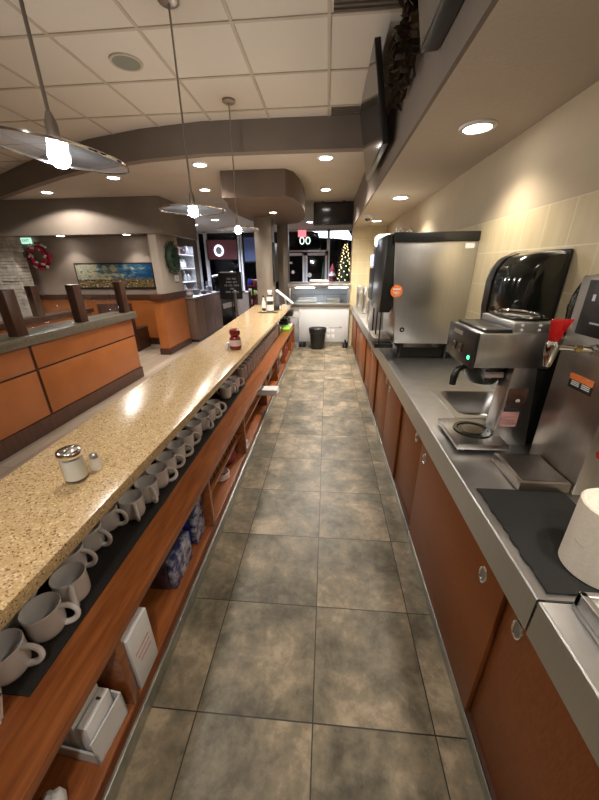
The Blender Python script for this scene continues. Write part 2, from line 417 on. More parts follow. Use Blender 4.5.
# ------------------------------------------------------------------ room shell
YB, YF = 10.4, -3.6            # entrance wall, wall behind the camera
XL, XR = -9.0, 1.14
struct(B((-.9, YF, -.05), (1.5, YB, 0)).build('floor', 'tile'))
struct(B((XL, YF, -.05), (-.9, YB, 0)).build('floor_left', 'plank'))
struct(B((XR, YF, 0), (XR + .12, 5.5, 1.9)).build('wall_right', 'walltile'))
struct(B((XR, YF, 1.9), (XR + .12, 5.5, 3.05)).build('wall_right_upper', mat('tan_wall_paint', (.47, .385, .26), (.51, .42, .29), .7, scale=4)))
struct(B((.5, 5.5, 0), (1.5, 5.9, 2.77)).build('wall_right_pillar', 'walltile2'))
struct(B((1.38, 5.9, 0), (1.5, YB, 2.77)).build('wall_right_far', 'paint'))
struct(B((XL, YF - .12, 0), (XR + .12, YF, 3.05)).build('wall_front', 'paint'))
struct(B((XL - .12, YF, 0), (XL, YB, 3.05)).build('wall_left', 'paint'))
# acoustic tile ceiling with its curved edge
edge = [(.5, 2.6), (-.6, 2.58), (-1.35, 2.58), (-2.1, 2.70), (-2.86, 2.92), (-3.6, 3.25), (-4.6, 3.8), (-6, 4.6), (XL, 4.6)]
struct(MB().prism([(XL, YF), (.5, YF)] + edge[:-1] + [(XL, 4.6)], 2, 3.05, 3.12).build('ceiling', 'ceil'))
g = MB()
def edge_y(x):
    for (xa, ya), (xb, yb) in zip(edge, edge[1:]):
        if xb <= x <= xa: return ya + (yb - ya) * (xa - x) / (xa - xb)
    return 2.58
for k in range(0, 13):
    x = -.005 - .617 * k
    g.box((x - .012, YF, 3.044), (x + .012, edge_y(x), 3.05))
for k in range(-8, 7):
    y = 1.16 + .607 * k
    xa = -8.9
    if y > 2.58: xa = None
    if xa is not None: g.box((xa, y - .012, 3.043), (.5, y + .012, 3.05))
    else:
        xs = [x0 / 50 for x0 in range(-450, 25) if edge_y(x0 / 50) > y]
        if xs: g.box((min(xs), y - .012, 3.043), (max(xs), y + .012, 3.05))
struct(g.build('trim_1', 'tbar'))
# curved bulkhead face and the lower ceiling behind it
inner = [(x, y + .12) for x, y in edge]
struct(MB().prism(edge + inner[::-1], 2, 2.77, 3.12).build('beam_bulkhead', 'paint'))
struct(MB().prism([(x, y + .12) for x, y in edge[::-1]] + [(1.5, 2.72), (1.5, YB), (XL, YB)], 2, 2.77, 2.85).build('ceiling_far', 'lowceil'))
# soffit over the back counter
s_ = MB(); s_.box((.5, YF, 2.33), (XR, 5.5, 2.35)); struct(s_.build('ceiling_soffit', 'soffit'))
struct(B((.48, YF, 2.33), (.5, 5.7, 3.05)).build('wall_soffit_face', 'paint'))
# header with low ceiling over the booths
struct(B((XL, 4.6, 2.2), (-2.9, 4.72, 2.77)).build('wall_header', 'paint'))
struct(B((-3.02, 4.72, 2.2), (-2.9, 6.2, 2.77)).build('wall_header_return', 'paint'))
struct(B((XL, 4.72, 2.25), (-3.02, 5.5, 2.3)).build('ceiling_booth', 'paint'))
struct(B((XL, 5.5, 0), (-3.2, 5.62, 2.77)).build('wall_booth', mat('booth_wall_paint', (.30, .24, .20), (.33, .27, .22), .8, scale=3)))
# wainscot along the booth wall
struct(B((XL, 5.46, .16), (-3.4, 5.5, 1.0)).build('trim_wainscot', 'orange'))
struct(B((XL, 5.44, 1.0), (-3.4, 5.5, 1.10)).build('trim_chair_rail', 'darkwood'))
struct(B((XL, 5.45, 0), (-3.4, 5.5, .16)).build('baseboard_booth', 'darkwood'))
# pillar between booths and entrance
struct(B((-3.22, 4.62, 1.17), (-3.07, 5.5, 2.25)).build('column_pillar', mat('pillar_paint', (.33, .28, .235), (.36, .31, .26), .8, scale=3)))
struct(B((-3.3, 4.55, .13), (-3.12, 5.62, 1.05)).build('column_pillar_base', 'orange'))
struct(B((-3.34, 4.51, 1.05), (-3.08, 5.66, 1.17), .008).build('trim_pillar_cap', 'darkwood'))
struct(B((-3.32, 4.53, 0), (-3.10, 5.64, .13), .005).build('baseboard_pillar', 'darkwood'))
# hanging drum bulkhead around the two columns
drum = [(-1.39, 3.25), (-.55, 3.25), (-.46, 3.4), (-.40, 3.8), (-.38, 4.3), (-.40, 4.9), (-.46, 5.5), (-.62, 6.0), (-.95, 6.25), (-1.3, 6.1), (-1.5, 5.5), (-1.58, 4.7), (-1.52, 4.0), (-1.42, 3.6)]
struct(MB().prism(drum, 2, 2.47, 2.77).build('ceiling_drum', 'paintdark'))
struct(B((-1.36, 5.02, 0), (-1.03, 5.32, 2.47), .01).build('column', 'pillar'))
struct(B((-1.12, 6.35, 0), (-.88, 6.6, 2.77), .01).build('column_far', 'pillar'))
# stacked stone wall at the left
st = MB()
z = 0
while z < 2.2:
    h = random.choice((.06, .08, .1)); x = -8.2
    while x < -6.36:
        w = random.uniform(.14, .38); x1 = min(x + w, -6.3)
        st.box((x, 5.0 - random.uniform(0, .035), z + .003), (x1 - .004, 5.3, min(z + h, 2.25) - .003), .004, 1); x = x1
    z += h
struct(st.build('wall_stone', 'stone'))

# entrance wall: windows, double door
wf = MB()
wf.box((-9, YB, 0), (-4.5, YB + .1, 2.77))
struct(wf.build('wall_back', 'paint'))
def window(n, x0, x1, z0, z1, m='whiteframe'):
    e = empty('window_%d' % n, ((x0 + x1) / 2, YB, z0)); struct(e)
    f = MB(); t = .05
    f.box((x0, YB - .04, z0), (x0 + t, YB + .06, z1)); f.box((x1 - t, YB - .04, z0), (x1, YB + .06, z1))
    f.box((x0, YB - .04, z0), (x1, YB + .06, z0 + t)); f.box((x0, YB - .04, z1 - t), (x1, YB + .06, z1))
    f.build('window_frame', m, e)
    B((x0 + t, YB + .01, z0 + t), (x1 - t, YB + .02, z1 - t)).build('window_pane', 'pane', e)
    return e
struct(B((-4.5, YB, 0), (-1.55, YB + .1, .8)).build('wall_back_sill', 'paint'))
window(1, -4.5, -4.2, .8, 2.768); window(2, -4.2, -3.02, .8, 2.768); window(3, -2.98, -1.55, .8, 2.768)
window(4, -1.55, .03, 2.1, 2.768, 'frame'); window(5, .03, 1.38, .0, 2.768)
d = empty('door_1', (-.76, YB, 0)); struct(d)
for k, (x0, x1) in enumerate(((-1.52, -.77), (-.75, .0))):
    f = MB(); t = .075
    f.box((x0, YB - .03, 0), (x0 + t, YB + .03, 2.07)); f.box((x1 - t, YB - .03, 0), (x1, YB + .03, 2.07))
    f.box((x0, YB - .03, 1.98), (x1, YB + .03, 2.07)); f.box((x0, YB - .03, 0), (x1, YB + .03, .2)); f.box((x0, YB - .06, .98), (x1, YB - .03, 1.03))
    f.build('door_frame', 'whiteframe', d)
    B((x0 + t, YB - .005, .2), (x1 - t, YB + .005, 1.98)).build('door_pane', 'pane', d)
MB().cyl((-1.18, YB - .012, 1.46), (-1.18, YB - .006, 1.46), .055).build('sticker', 'label', d)
MB().cyl((-.6, YB - .012, 1.36), (-.6, YB - .006, 1.36), .075).build('sticker', 'white', d)
B((-1.42, YB - .012, 1.73), (-1.2, YB - .006, 1.79)).build('sticker', 'white', d)
MB().cyl((-.45, YB - .012, 1.8), (-.45, YB - .006, 1.8), .03).build('sticker', 'white', d)
# the dark lot outside
struct(B((-12, YB + .1, -.12), (6, 24, -.06)).build('ground_lot', 'concrete'))
o = B((-12, 22, -.06), (6, 22.3, 5)).build('building_across_lot', 'night'); tag(o, 'dark building across the lot outside the entrance windows', 'building'); 
e = empty('lit_sign', (.2, 13.0, 2.5), 'glowing white roadside sign with pointed end beyond the entrance glass', 'sign')
MB().prism([(-.66, 3.02), (-.40, 3.02), (.30, 2.98), (.46, 2.96), (.70, 3.14), (1.02, 2.62), (.36, 2.70), (-.34, 2.74), (-.40, 2.92), (-.66, 2.97)], 1, 13.0, 13.15).build('sign_face', 'signglow', e)
B((.15, 13.04, -.06), (.27, 13.12, 2.72)).build('post', 'night', e)

# ------------------------------------------------------------------ recessed lights
def downlight(x, y, z, label, r=.085, m='lamp', energy=60, color=(1, .85, .66), size=130, blend=.8, grp=None):
    e = empty('recessed_light', (x, y, z - .012), label, 'ceiling light', grp)
    MB().lathe([(r * .86, 0), (r * 1.1, 0), (r * 1.16, .006), (r * 1.16, .0119), (r * .86, .0119), (r * .86, 0)], (x, y, z - .012), 32).build('trim_ring', 'white', e)
    MB().lathe([(0, 0), (r * .85, 0), (r * .85, .008), (0, .008)], (x, y, z - .010), 32).build('lens', m, e)
    if energy: spot((x, y, z - .03), energy, color, size, blend, .08)
    return e
G1 = 'recessed lights in the soffit over the back counter'
for y, lb in ((.73, 'bright round recessed light in the soffit nearest the viewer'), (-1.22, 'round recessed light in the soffit above the near right counter, out of view')):
    downlight(.834, y, 2.33, lb, .085, 'lamp', 50 if y > 0 else 44, (1, .90, .76), 124, .7, G1)
downlight(.815, 2.68, 2.33, 'round recessed light in the soffit above the ice machine', .085, 'lamp', 85, (1, .90, .76), 124, .7, G1)
downlight(.82, 4.62, 2.33, 'farthest round recessed light in the soffit, beyond the dome camera', .085, 'lamp', 85, (1, .90, .76), 124, .7, G1)
G2 = 'recessed lights in the lower ceiling'
for x, y, lb in ((-.03, 2.86, 'round recessed light just past the beam over the aisle'), (-.04, 4.48, 'second round recessed light over the aisle, right of the brown drum bulkhead'),
                 (-1.54, 2.95, 'round recessed light left of the brown drum, near the beam'), (-1.95, 4.25, 'dim small round light behind the one nearest the drum'),
                 (-2.91, 3.38, 'round recessed light just beyond the nearest pendant disc'), (-4.5, 4.1, 'round recessed light in front of the header above the booths')):
    downlight(x, y, 2.77, lb, .085, 'lamp', (330 if y > 4 else 270) if x > -1 else (150 if x > -2 else 125), (1, .92, .82), 135 if x > -4 else 150, .8 if x > -4 else .12, G2)
downlight(-.91, 4.5, 2.47, 'small round light in the underside of the brown drum bulkhead', .06, 'lamp', 18, (1, .88, .7))
for x, y, lb in ((-.5, 8.45, 'cool white recessed light before the entrance doors'), (-3.79, 8.5, 'cool white recessed light in the ceiling by the left windows'), (-2.9, 7.6, 'glaring cool recessed light beyond the second pendant'), (-2.6, 9.2, 'cool recessed light nearest the blue glowing panel')):
    downlight(x, y, 2.77, lb, .10, 'lens_far', 330, (.82, .87, 1), 140, .8, 'cool recessed lights near the entrance')
for x, y, lb in ((-5.35, 5.22, 'recessed light in the low booth ceiling above the red wreath side'), (-3.95, 5.2, 'recessed light in the low booth ceiling near the pillar')):
    downlight(x, y, 2.25, lb, .08, 'lamp', 26, (1, .92, .82), 100, .35, 'recessed lights over the booths')
# added fill lamps, unseen, behind the viewer and over the dining side
for x, y in ((.2, -2.3), (-4.2, -1.2), (-6.2, 2.9)):
    downlight(x, y, 3.05, 'added fill light behind the viewer, unseen' if x > -1 else 'added fill light over the dining area, unseen' , .085, 'lamp', 125 if x > -1 else 190, (1, .92, .82), 140, .8, 'added fill lights outside the view')

# ------------------------------------------------------------------ pendants over the bar
def pendant(y, label, tilt=False):
    x = -.93; zb = 1.99
    e = empty('pendant_lamp', (x, y, zb), label, 'pendant lamp', 'glass disc pendants over the bar')
    MB().lathe([(0, 3.05), (.06, 3.05), (.06, 3.035), (.045, 3.025), (0, 3.025)], (x, y, 0)).build('ceiling_canopy', 'pillar', e)
    MB().cyl((x, y, 3.03), (x, y, zb + .10), .006, seg=10).build('rod', 'pillar', e)
    MB().lathe([(0, .115), (.009, .115), (.014, .10), (.019, .085), (.020, .05), (.020, .03), (0, .03)], (x, y, zb)).build('lamp_socket', 'pillar', e)
    disc = MB().lathe([(.035, .012), (.10, .010), (.19, .004), (.216, -.002), (.219, -.006), (.213, -.008), (.19, -.002), (.10, .004), (.035, .006), (.035, .012)], (x, y, zb + .005), 64).build('glass_disc', 'discglass', e)
    rim = MB().lathe([(.217, .002), (.221, -.001), (.220, -.006), (.215, -.007), (.214, -.003), (.217, .002)], (x, y, zb + .003), 64).build('disc_rim', 'chrome', e)
    if tilt:      # this disc hangs a little askew on its rod
        q = Matrix.Rotation(math.radians(-7), 3, Vector((-.59, .81, 0))).inverted() @ Matrix.Rotation(math.radians(3.5), 3, Vector((.81, .59, 0)))
        for o in (disc, rim): o.rotation_euler = q.to_euler()
    MB().lathe([(0, .035), (.016, .03), (.029, .012), (.034, -.008), (.030, -.026), (.018, -.040), (0, -.044)], (x, y, zb)).build('bulb', 'bulb', e)
    l = point((x, y, zb - .085), 15, (1, .95, .88), .035)
for y, lb in ((-.28, 'nearest pendant lamp with a wide clear glass disc over the bar'), (.94, 'middle pendant lamp with clear glass disc, second along the bar'), (2.16, 'farthest pendant lamp with clear glass disc, by the brown drum'), (-1.52, 'added fill pendant, unseen, beside the viewer, above the near end of the bar')):  # the last pendant is added out of view for fill light
    pendant(y, lb, y == -.28)

# ceiling speaker and dark vent tiles
e = empty('ceiling_speaker', (-1.52, 1.5, 3.04), 'round grey-green speaker grille in the tiled ceiling', 'speaker')
MB().lathe([(.098, .0), (.115, 0), (.118, .009), (.098, .009), (.098, 0)], (-1.52, 1.5, 3.04), 40).build('speaker_rim', 'tbar', e)
MB().lathe([(0, 0), (.098, 0), (.098, .008), (0, .008)], (-1.52, 1.5, 3.041), 40).build('speaker_grille', 'speakergrey', e)
o = MB()
for k in range(14): o.box((.02, .575 + k * .041, 3.038), (.48, .597 + k * .041, 3.0495))
tag(o.build('air_vent', 'grille'), 'dark slatted air vent tile at the top edge of the ceiling', 'vent')
o = MB()
for k in range(5): o.box((.02, 2.385 + k * .04, 3.038), (.35, 2.405 + k * .04, 3.0495))
tag(o.build('air_vent', 'grille'), 'small dark vent tile against the beam beside the television', 'vent')

# ------------------------------------------------------------------ bar
BY0, BY1 = -2.3, 4.95
o = MB().prism([(-.672, BY0), (-.672, BY1), (-1.156 - .05 * BY1, BY1), (-1.156 - .05 * BY0, BY0)], 2, .888, .93, .004)
tag(o.build('bar_counter', 'granite'), 'long speckled tan granite counter slab running along the aisle', 'counter')
bc = empty('bar_cabinet', (-.93, 1.5, 0), 'cherry wood open-shelf cabinet under the granite bar', 'shelf cabinet')
B((-1.085, BY0, .45), (-.655, 5.35, .49), .003).build('shelf_board', 'wood', bc)
B((-1.085, BY0, .06), (-.668, 5.35, .10), .002).build('bottom_board', 'wood', bc)
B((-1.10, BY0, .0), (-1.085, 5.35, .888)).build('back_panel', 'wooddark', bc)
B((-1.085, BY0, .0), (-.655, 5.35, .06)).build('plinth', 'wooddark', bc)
B((-.655, BY0, .0), (-.640, 5.35, .075), .003).build('base_strip', 'alu', bc)['label'] = 'metal base strip'
for y in (-1.87, -.94, -.04, .83, 1.9, 2.78, 3.7, 4.6, 5.33):
    B((-1.085, y - .015, .10), (-.662, y + .015, .45), .002).build('divider', 'wood', bc)
for y0, y1 in ((-.025, .815), (.845, 1.885), (1.915, 2.765), (2.795, 3.685), (3.715, 4.585)):
    B((-1.085, y0, .265), (-.70, y1, .285), .002).build('middle_shelf', 'wood', bc)
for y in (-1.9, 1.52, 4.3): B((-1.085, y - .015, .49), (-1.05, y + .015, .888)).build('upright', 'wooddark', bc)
o = B((-1.084, -1.12, .4905), (-.80, 1.5, .496), .002).build('shelf_mat', 'rubber')
tag(o, 'black rubber mat lying under the white mugs', 'mat')

# mugs -------------------------------------------------------------------------
def make_mug():
    e = empty('coffee_mug', (0, 0, 0))
    MB().lathe([(0, .003), (.030, .003), (.033, 0), (.037, .002), (.043, .008), (.0468, .018), (.0482, .032), (.0488, .06), (.0492, .094), (.0496, .099), (.0482, .101), (.0465, .097), (.0455, .06), (.0445, .03), (.040, .014), (.02, .010), (0, .010)], seg=36).build('mug_body', 'ceramic', e, 50)
    pts = []
    for k in range(13):
        t = PI * (.62 - 1.24 * k / 12)
        pts.append((.046 + .034 * math.cos(t) * 1.0 + .006, 0, .052 + .036 * math.sin(t)))
    MB().tube(pts, .0075, 10, flat=1.25).build('mug_handle', 'ceramic', e, 80)
    MB().lathe([(0, 0), (.017, 0), (.017, .0006), (0, .0006)], (0.0, .0, .0104), 20, 1, .45).build('printed_mark', 'ink', e)['label'] = 'dark printed mark'
    return e
proto = make_mug()
front = [(-.905, -1.065, 15), (-.885, -.945, 20), (-.885, -.825, -45), (-.9, -.405, -45), (-.89, -.285, -35), (-.89, -.17, 25), (-.90, -.045, 30), (-.90, .085, 25), (-.90, .225, 40), (-.90, .375, 200), (-.89, .51, -20), (-.89, .65, 20), (-.89, .77, 15), (-.90, 1.13, 160), (-.89, 1.26, -30), (-.89, 1.40, 20)]
back = [(-.975, -.72, 10), (-.978, -.605, 0), (-.978, -.49, 5)]
back2 = [(-1.025, y, 90) for y in (-1.13, -.93, -.30, -.11, .12, .57)]
allm = [(*a, 0.4965, 'white coffee mug under the bar, %s in the front row from the near end' % ORD[k]) for k, a in enumerate(front)]
allm += [(*a, .4965, 'white mug deeper under the bar with handle facing out, %s from the near end' % ORD[k]) for k, a in enumerate(back)]
allm += [(*a, .4965, 'white mug mostly hidden behind the front mugs, %s from the near end' % ORD[k]) for k, a in enumerate(back2)]
for k, (x, y, a, z, lb) in enumerate(allm):
    e = proto if k == 0 else copy_tree(proto)
    e.location = (x, y, z); e.scale = (1.12, 1.12, 1.1); e.rotation_euler = (0, 0, math.radians(a)); tag(e, lb, 'mug', 'white mugs under the bar')

# fluted paper cup at the lower left edge
o = MB().lathe([(0, 0), (.035, 0), (.055, .085), (.0545, .085), (.034, .003), (0, .003)], (-.862, -1.19, .4905), 72, flute=.05, nfl=18)
tag(o.build('paper_filter', 'paper', ang=60), 'white fluted paper filter at the near end of the mug shelf', 'paper filter')

# tumblers ---------------------------------------------------------------------
def make_tumbler():
    return MB().lathe([(.050, 0), (.049, .01), (.045, .07), (.041, .145), (.037, .153), (0, .155), (0, .149), (.036, .146), (.042, .06), (.047, 0), (.050, 0)], seg=32, flute=.025, nfl=16).build('tumbler', 'tumbler', None, 60, keep=True)
tp = make_tumbler()
for k in range(20):
    e = tp if k == 0 else tp.copy()
    if k: COL.objects.link(e)
    e.location = (-.885 + random.uniform(-.006, .006), 1.60 + .134 * k, .4905)
    tag(e, 'upturned smoky ribbed tumbler, %s in the row counting away from the mugs' % ORD[k], 'tumbler', 'upturned tumblers under the bar')

# far end of the shelf
o = B((-.95, 4.34, .49), (-.83, 4.5, .60), .006).build('carton', 'steel'); tag(o, 'small grey box beside the green packet at the shelf end', 'box')
e = empty('napkin_packet', (-.76, 4.85, .49), 'green and white packet lying on the far end of the shelf', 'packet')
B((-.86, 4.52, .49), (-.68, 4.95, .535), .008).build('packet_body', 'green', e); B((-.87, 4.97, .49), (-.69, 5.2, .53), .006).build('packet_end', 'paper', e)
o = MB(); o.box((-.95, 5.0, .535), (-.74, 5.28, .60), .015); o.box((-.93, 5.03, .60), (-.78, 5.25, .64), .015)
tag(o.build('folded_cloth', 'bagblack'), 'black folded cloths piled at the far end of the shelf', 'cloth')
o = MB(); o.box((-.86, 5.0, .70), (-.66, 5.3, .80), .02); o.box((-.86, 5.0, .64), (-.84, 5.3, .72))
tag(o.build('equipment_box', 'black'), 'black equipment box below the far bar end', 'box')

# compartments -----------------------------------------------------------------
tr = empty('carton_tray', (-.770, -1.038, .10), 'open white carton tray of papers in the lowest compartment', 'tray')
w = .006
mt = Matrix.Translation((-.770, -1.038, .101)) @ Matrix.Rotation(math.radians(-5), 4, 'Z')
t = MB()
t.box((-.085, -.070, 0), (.085, .070, w), mtx=mt)
for a, b in (((-.085, -.070, 0), (.085, -.064, .06)), ((-.085, .064, 0), (.085, .070, .13)), ((.079, -.070, 0), (.085, .070, .125)), ((-.085, -.070, 0), (-.079, .070, .125))): t.box(a, b, mtx=mt)
t.build('tray_body', 'card', tr)
for k in range(3):
    hh = (.15, .19, .165)[k]
    m2 = mt @ Matrix.Translation((-.052 + .047 * k, 0.0, .009)) @ Matrix.Rotation(math.radians((3, -2, 4)[k]), 4, 'Z') @ Matrix.Rotation(math.radians((-4, 3, 2)[k]), 4, 'Y')
    e = MB().box((-.017, -.056, 0), (.017, .054, hh), .002, mtx=m2).build('receipt_pad', 'paper')
    tag(e, ['leftmost white receipt pad in the carton tray', 'middle white receipt pad standing tallest in the carton tray', 'white receipt pad against the tray side nearest the aisle'][k], 'paper pad', 'receipt pads in the carton tray')
    MB().box((-.008, .02, hh), (.008, .028, hh + .0008), mtx=m2).build('printed_mark', 'ink', e)
o = MB().lathe([(0, 0), (.03, 0), (.034, .03), (.028, .075), (.012, .085), (0, .08)], (-.76, -1.22, .10), 14, flute=.18, nfl=5)
tag(o.build('crumpled_paper', 'paper', ang=50), 'crumpled white paper at the bottom of the nearest compartment', 'paper')
bx = empty('white_carton', (-.76, -.83, .10), 'white carton with faint red print standing by the divider', 'carton')
B((-.86, -.905, .10), (-.665, -.775, .385), .003).build('carton_body', 'card', bx)
for k in range(3): B((-.6655, -.885 + .008 * k, .27 - .028 * k), (-.6640, -.80, .279 - .028 * k)).build('printed_line', 'redink', bx)
B((-.80, -.84, .3845), (-.72, -.83, .3858)).build('printed_line', 'ink', bx)
for k, (y0, y1, x0, z1, tilt, lb) in enumerate(((-.50, -.275, -.93, .30, -10, 'blue foil pack with clear wrapper lying in front of the upright one'), (-.215, -.07, -.95, .40, 0, 'tall blue pack with clear wrapper standing against the divider'))):
    e = empty('foil_pack', (-.8, (y0 + y1) / 2, .10), lb, 'pack', 'blue foil packs in the shelf')
    B((x0, y0, .10), (-.74, y1, z1), .012).build('pack_body', 'blue' if k else 'darkpack', e)
    B((-.742, y0 + .006, .105), (-.705, y1 - .006, z1 - .01), .01).build('clear_wrapper', 'silver', e)
    if not k: B((x0 + .02, y0 + .01, z1 - .01), (-.75, y1 - .01, z1 + .035), .012).build('pack_top', 'blue', e)
# black wire racks on the middle shelf
for k in range(2):
    y0 = .05 + .37 * k
    o = MB()
    for j in range(5):
        y = y0 + .07 * j
        pts = [(-.72 - .10 * (1 - math.cos(t)), y + .02 * math.sin(t), .293 + .10 * math.sin(t) * 1.0) for t in [PI * q / 10 for q in range(11)]]
        o.tube(pts, .004, 6)
    o.cyl((-.72, y0 - .02, .291), (-.72, y0 + .30, .291), .004, seg=8); o.cyl((-.92, y0 - .02, .291), (-.92, y0 + .30, .291), .004, seg=8)
    tag(o.build('wire_rack', 'black', ang=60), ['black wire loop rack on the middle shelf, the nearer one', 'black wire loop rack on the middle shelf, the farther one'][k], 'wire rack', 'wire racks on the middle shelf')
o = MB().ball((-.78, .66, .165), .065, (1.1, 1.6, 1), 14, 9); bmesh.ops.bisect_plane(o.bm, geom=o.bm.verts[:] + o.bm.edges[:] + o.bm.faces[:], plane_co=(0, 0, .1005), plane_no=(0, 0, -1), clear_outer=True)
tag(o.build('red_bag', 'redcloth', ang=70), 'crumpled dark red bag in the lower compartment under the wire rack', 'bag')
o = MB()
for j in range(4): o.tube([(-.77 + .0 * t + .055 * math.cos(t), .45 + .055 * math.sin(t) + .004 * j, .108 + .011 * j) for t in [2 * PI * q / 24 for q in range(24)]], .006, 6, True)
tag(o.build('cable_coil', 'label', ang=70), 'pale coiled cable beside the dark red bag', 'cable')
o = MB().lathe([(.018, -.02), (.042, -.02), (.042, .02), (.018, .02), (.018, -.02)], (0, 0, 0), 28)
bmesh.ops.rotate(o.bm, verts=o.bm.verts, matrix=Matrix.Rotation(PI / 2, 3, 'Y'), cent=(0, 0, 0)); bmesh.ops.translate(o.bm, verts=o.bm.verts, vec=(-.69, .90, .142))
tag(o.build('tape_roll', 'paper'), 'white paper roll standing at the compartment edge past the red bag', 'roll')
o = MB(); o.box((-.82, 1.72, .286), (-.51, 1.875, .318), .003); o.box((-.82, 1.725, .318), (-.515, 1.87, .35), .003)
tag(o.build('flat_cartons', 'card'), 'flat white cartons sticking out of the shelf into the aisle', 'carton')
for k, (y, z, h, m_, lb) in enumerate(((2.3, .285, .12, 'wooddark', 'dark box on the middle shelf past the white cartons'), (3.1, .10, .13, 'darkpack', 'dark wrapped pack on the bottom board below the tumblers'), (4.1, .10, .14, 'redcloth', 'dark red pack on the bottom board near the shelf end'), (3.3, .285, .11, 'card', 'white box on the middle shelf below the tumblers'))):
    tag(B((-.9, y, z), (-.70, y + .28, z + h), .008).build('storage_box', m_), lb, 'box')

# things on the bar ------------------------------------------------------------
sg = empty('sugar_pourer', (-.847, -.70, .93), 'glass sugar pourer with chrome lid on the granite bar', 'sugar dispenser')
c = (-.847, -.70, .93)
MB().lathe([(0, .0), (.034, .0), (.038, .004), (.038, .012), (.036, .02), (.036, .092), (.032, .10), (.0305, .10), (.0335, .09), (.0335, .01), (0, .008)], c, 32).build('glass_jar', 'glass', sg, 50)
MB().lathe([(0, .0085), (.033, .0105), (.033, .086), (.02, .09), (0, .091)], c, 28).build('sugar_fill', 'sugar', sg)
MB().lathe([(.0365, .095), (.0385, .097), (.0385, .112), (.036, .118), (.025, .124), (0, .126), (0, .12), (.034, .112), (.034, .1), (.0365, .095)], c, 36, flute=.02, nfl=24).build('chrome_lid', 'chrome', sg, 50)
B((c[0] - .012, c[1] - .028, 1.054), (c[0] + .012, c[1] - .004, 1.060), .002).build('pour_flap', 'chrome', sg)
ss = empty('salt_shaker', (-.818, -.637, .93), 'small glass salt shaker just behind the sugar pourer', 'salt shaker')
c = (-.818, -.637, .93)
MB().lathe([(0, 0), (.018, 0), (.0195, .003), (.0185, .03), (.0145, .05), (0, .05)], c, 20, flute=.03, nfl=10).build('shaker_body', 'sugar', ss, 50)
MB().lathe([(0, .068), (.009, .066), (.015, .058), (.0155, .05), (0, .0495)], c, 20).build('shaker_cap', 'steelv', ss)
M['darkred'] = mat('dark_red_plastic', (.17, .012, .014), (.21, .016, .018), .22)
kt = empty('ketchup_bottle', (-.80, 1.25, .93), 'dark red squat ketchup bottle with pale label standing on the bar', 'ketchup bottle')
c = (-.80, 1.25, .93)
MB().lathe([(0, 0), (.045, 0), (.052, .008), (.054, .03), (.052, .09), (.04, .115), (.022, .125), (.022, .13), (0, .13)], c, 28).build('bottle_body', 'ketchup', kt)
MB().lathe([(.0535, .035), (.0548, .036), (.0535, .088), (.0515, .088), (.0535, .035)], c, 28).build('bottle_label', 'label', kt)
MB().lathe([(0, .185), (.03, .183), (.045, .17), (.047, .14), (.04, .127), (0, .125)], c, 24, flute=.06, nfl=8).build('bottle_cap', 'darkred', kt)
for dx in (-.075,):
    B((c[0] - .085, c[1] - .03, .93), (c[0] - .06, c[1] + .02, .99), .004).build('packet_holder', 'white', kt)
# cluster at the far end of the bar
sy = empty('syrup_bottle', (-.93, 3.95, .93), 'tall bottle with two pale labels and white cap at the far bar end', 'bottle')
c = (-.93, 3.95, .93)
MB().lathe([(0, 0), (.05, 0), (.055, .006), (.055, .12), (.047, .135), (.047, .15), (.053, .16), (.053, .25), (.04, .27), (0, .27)], c, 24).build('bottle_body', 'black', sy)
MB().lathe([(.0555, .015), (.0565, .016), (.0565, .11), (.0555, .11), (.0555, .015)], c, 24).build('bottle_label', 'white', sy)
MB().lathe([(.0535, .17), (.0545, .171), (.0545, .24), (.0535, .24), (.0535, .17)], c, 24).build('bottle_label', 'white', sy)
MB().lathe([(0, .34), (.035, .34), (.04, .33), (.04, .305), (.03, .30), (.03, .27), (0, .27)], c, 20).build('bottle_cap', 'white', sy)
sl = empty('sauce_bottle', (-1.03, 3.9, .93), 'slim white labelled sauce bottle left of the tall one on the bar', 'bottle')
c = (-1.03, 3.9, .93)
MB().lathe([(0, 0), (.03, 0), (.033, .005), (.033, .15), (.015, .19), (.012, .23), (0, .23)], c, 20).build('bottle_body', 'white', sl)
MB().lathe([(0, .26), (.013, .26), (.015, .23), (0, .229)], c, 16).build('bottle_cap', 'black', sl)
MB().lathe([(.0332, .02), (.0338, .021), (.0338, .06), (.0332, .06), (.0332, .02)], c, 20).build('bottle_label', 'ink', sl)
cd = empty('napkin_dispenser', (-.84, 4.1, .93), 'dark napkin dispenser beside the bottles at the bar end', 'napkin dispenser')
B((-.89, 4.05, .93), (-.79, 4.18, 1.02), .01).build('dispenser_body', 'black', cd); B((-.7895, 4.07, .95), (-.786, 4.16, 1.0)).build('napkins', 'paper', cd)
o = B((-1.1, 3.72, .93), (-.78, 3.84, .937), .003).build('flat_dark_sheet', 'black'); tag(o, 'flat dark sheet lying in front of the bottles on the bar', 'tray')  # thin black sheet lying on the bar
pos = empty('order_terminal', (-.77, 4.75, .93), 'slanted white order terminal on a stand at the bar end', 'terminal')
mt = Matrix.Translation((-.785, 4.78, 1.10)) @ Matrix.Rotation(math.radians(38), 4, 'Y')
MB().box((-.20, -.12, -.008), (.20, .12, .008), .004, mtx=mt).build('screen_panel', 'white', pos)
MB().box((-.18, -.10, -.0095), (.18, .10, -.008), mtx=mt).build('screen_glass', 'screen', pos)
MB().cyl((-.76, 4.80, .95), (-.785, 4.79, 1.095), .018, .015).build('stand', 'white', pos); B((-.84, 4.7, .93), (-.68, 4.9, .95), .006).build('terminal_base', 'white', pos)

